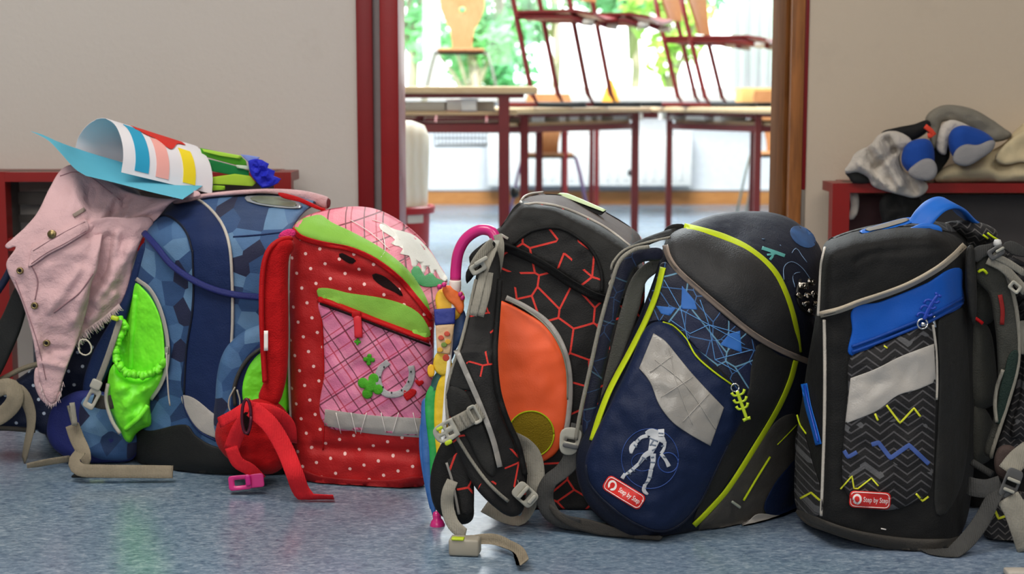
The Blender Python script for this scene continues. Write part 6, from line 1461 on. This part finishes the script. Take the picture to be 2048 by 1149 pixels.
band('red_tab', [(1850, 252), (1862, 262), (1868, 268), (1855, 272)], 10, lambda x, y: .625, fabric('coral_tab', '#d8452f', .6), T_, D=.006, r=.002)
solid('hood', [(1850, 240), (1862, 222), (1885, 211), (1915, 211), (1950, 220), (1985, 240), (2010, 258), (2024, 270), (2012, 280), (1985, 284), (1965, 275), (1940, 258), (1910, 246), (1885, 244), (1880, 262), (1876, 285), (1870, 300), (1858, 275)], lambda x, y: .660, fabric('olive_grey_fleece', '#7c776c', .9, .001, .01, .3), T_, D=.05, r=.014, wob=(.010, 30), step=6)
solid('hood_inner', [(1874, 300), (1876, 270), (1885, 248), (1905, 240), (1935, 250), (1965, 270), (1985, 284), (1975, 296), (1950, 280), (1920, 268), (1905, 275), (1895, 295), (1890, 310)], lambda x, y: .645, M_gj, T_, D=.04, r=.01, wob=(.012, 20), step=6)
solid('hem', [(1690, 342), (1712, 340), (1735, 352), (1742, 364), (1706, 366), (1698, 356)], lambda x, y: .650, M_blk2, T_, D=.04, r=.008)
solid('hanging_sleeve', [(1788, 380), (1830, 392), (1842, 400), (1832, 440), (1824, 490), (1808, 520), (1775, 520), (1765, 450), (1760, 400)], lambda x, y: .665, M_blk, T_, D=.03, r=.01, wob=(.01, 20))
solid('hanging_sleeve', [(1700, 380), (1710, 378), (1718, 395), (1714, 430), (1700, 440), (1702, 410)], lambda x, y: .700, M_gj, T_, D=.02, r=.006, wob=(.006, 15))
Yd = .60
for lab, up, so in (
    ('left slipper, blue with a grey sole, tucked in the crumpled grey jacket',
     [(1803, 325), (1806, 300), (1818, 285), (1838, 278), (1858, 280), (1867, 295), (1869, 322), (1866, 345), (1845, 352), (1826, 350), (1812, 340)],
     [(1816, 344), (1828, 330), (1845, 319), (1862, 318), (1872, 328), (1874, 347), (1863, 360), (1842, 361), (1824, 355)]),
    ('right slipper, blue with a grey sole, lying under the olive grey jacket hood',
     [(1899, 300), (1897, 275), (1906, 258), (1925, 251), (1950, 256), (1975, 268), (1988, 283), (1978, 300), (1950, 318), (1925, 325), (1908, 316)],
     [(1906, 312), (1914, 298), (1930, 289), (1955, 290), (1988, 281), (1986, 299), (1962, 318), (1936, 332), (1915, 330), (1906, 322)])):
    S_ = thing('slipper', lab, 'slipper', W(so[0][0]+25, 362, Yd+.03), 'blue slippers on the right bench')
    solid('upper', up, lambda x, y: Yd+.0002*abs(x-up[3][0]), fabric('blue_felt', '#1c479a', .85, .001, .002, .2), S_, D=.06, r=.016, bulge=.004, step=5)
    solid('sole', so, lambda x, y: Yd-.008, fabric('grey_felt_sole', '#8c8a8b', .85, .001, .002, .2), S_, D=.012, r=.006, bulge=.003, step=5)
G_ = thing('beige_bag', 'soft beige cloth bag lying on the right bench at the picture edge', 'bag', (XY(2000, 360, .70), .70, bz))
M_bg = fabric('beige_cotton', '#c9b894', .9, .0008, .010, .2, .07, .2, 12)
solid('body', [(1868, 362), (1876, 345), (1895, 332), (1925, 325), (1955, 315), (1985, 300), (2010, 285), (2030, 262), (2060, 240), (2110, 235), (2110, 364), (2040, 366), (1960, 365), (1900, 366)], lambda x, y: .660+.0006*max(0, 330-y), M_bg, G_, D=.12, r=.03, wob=(.012, 50, 4), step=7,
      fold=crease((1990, 330, 2060, 315, 8, -.010), (1930, 340, 1990, 345, 8, .006), (2000, 360, 2060, 350, 10, .010)))
solid('flap', [(2000, 300), (2020, 280), (2045, 262), (2100, 255), (2100, 325), (2040, 325), (2010, 330), (1990, 318)], lambda x, y: .640, M_bg, G_, D=.02, r=.008, wob=(.008, 40), step=7)

# ------------------------------------------------------------------ small pieces belong to the part they sit on
def nest(root, part, names):
    kids = list(root.children); tgt = [k for k in kids if k.name.split('.')[0] == part]
    if not tgt: return
    for k in kids:
        if k.name.split('.')[0] in names and k is not tgt[0] and not k.children: k.parent = tgt[0]
nest(Cc, 'pocket', ('clover', 'heart', 'horseshoe', 'horseshoe_nail', 'reflective_strip', 'strip_stitch', 'zip_slider', 'zip_pull', 'pocket_zip_edge'))
nest(Cc, 'lid', ('lid_band', 'lid_zip', 'print_mane', 'print_muzzle', 'print_line'))
nest(B, 'pouch', ('gathered_rim', 'pouch_crease', 'pouch_piping')); nest(B, 'name_badge', ('badge_picture',)); nest(B, 'front_pocket', ('pocket_edge', 'pocket_lining', 'pocket_zip'))
nest(B, 'hip_fin', ('fin_panel', 'fin_seam'))
nest(D_, 'lid', ('lid_window', 'window_piping', 'lid_rim', 'lid_tab')); nest(D_, 'side_pocket', ('round_patch', 'patch_rim', 'pocket_zip', 'zip_teeth', 'zip_toggle')); nest(D_, 'name_plate', ('plate_face',)); nest(D_, 'lower_pad', ('pad_print',)); nest(D_, 'clasp', ('clasp_button', 'clasp_frame')); nest(D_, 'shoulder_strap', ('strap_padding', 'strap_edge'))
nest(E, 'front_pocket', ('pocket_seam', 'pocket_opening', 'pocket_piping', 'reflective_tape', 'reflective_panel', 'panel_stitch', 'print_circle', 'robot_print', 'zip_pull', 'ring'))
nest(E, 'lid', ('lid_band', 'lid_piping')); nest(E, 'side_pocket', ('pocket_line', 'pocket_mesh', 'reflective_piece'))
nest(Fs, 'pocket', ('reflective_strip', 'pocket_piping', 'zip_pull', 'ring', 'zip_slider')); nest(Fs, 'front_flap', ('flap_zip',)); nest(Fs, 'lid', ('lid_piping', 'lid_top')); nest(Fs, 'name_plate', ('plate_face',)); nest(Fs, 'side_zip', ('side_zip_line',)); nest(Fs, 'carry_handle', ('handle_root',))
nest(J, 'pocket_flap', ('flap_seam',)); nest(J, 'sleeve', ('sleeve_opening', 'red_edge')); nest(PF, 'blossom', ('blossom_tip',)); nest(U, 'tie_band', ('tie_picture', 'printed_dot'))
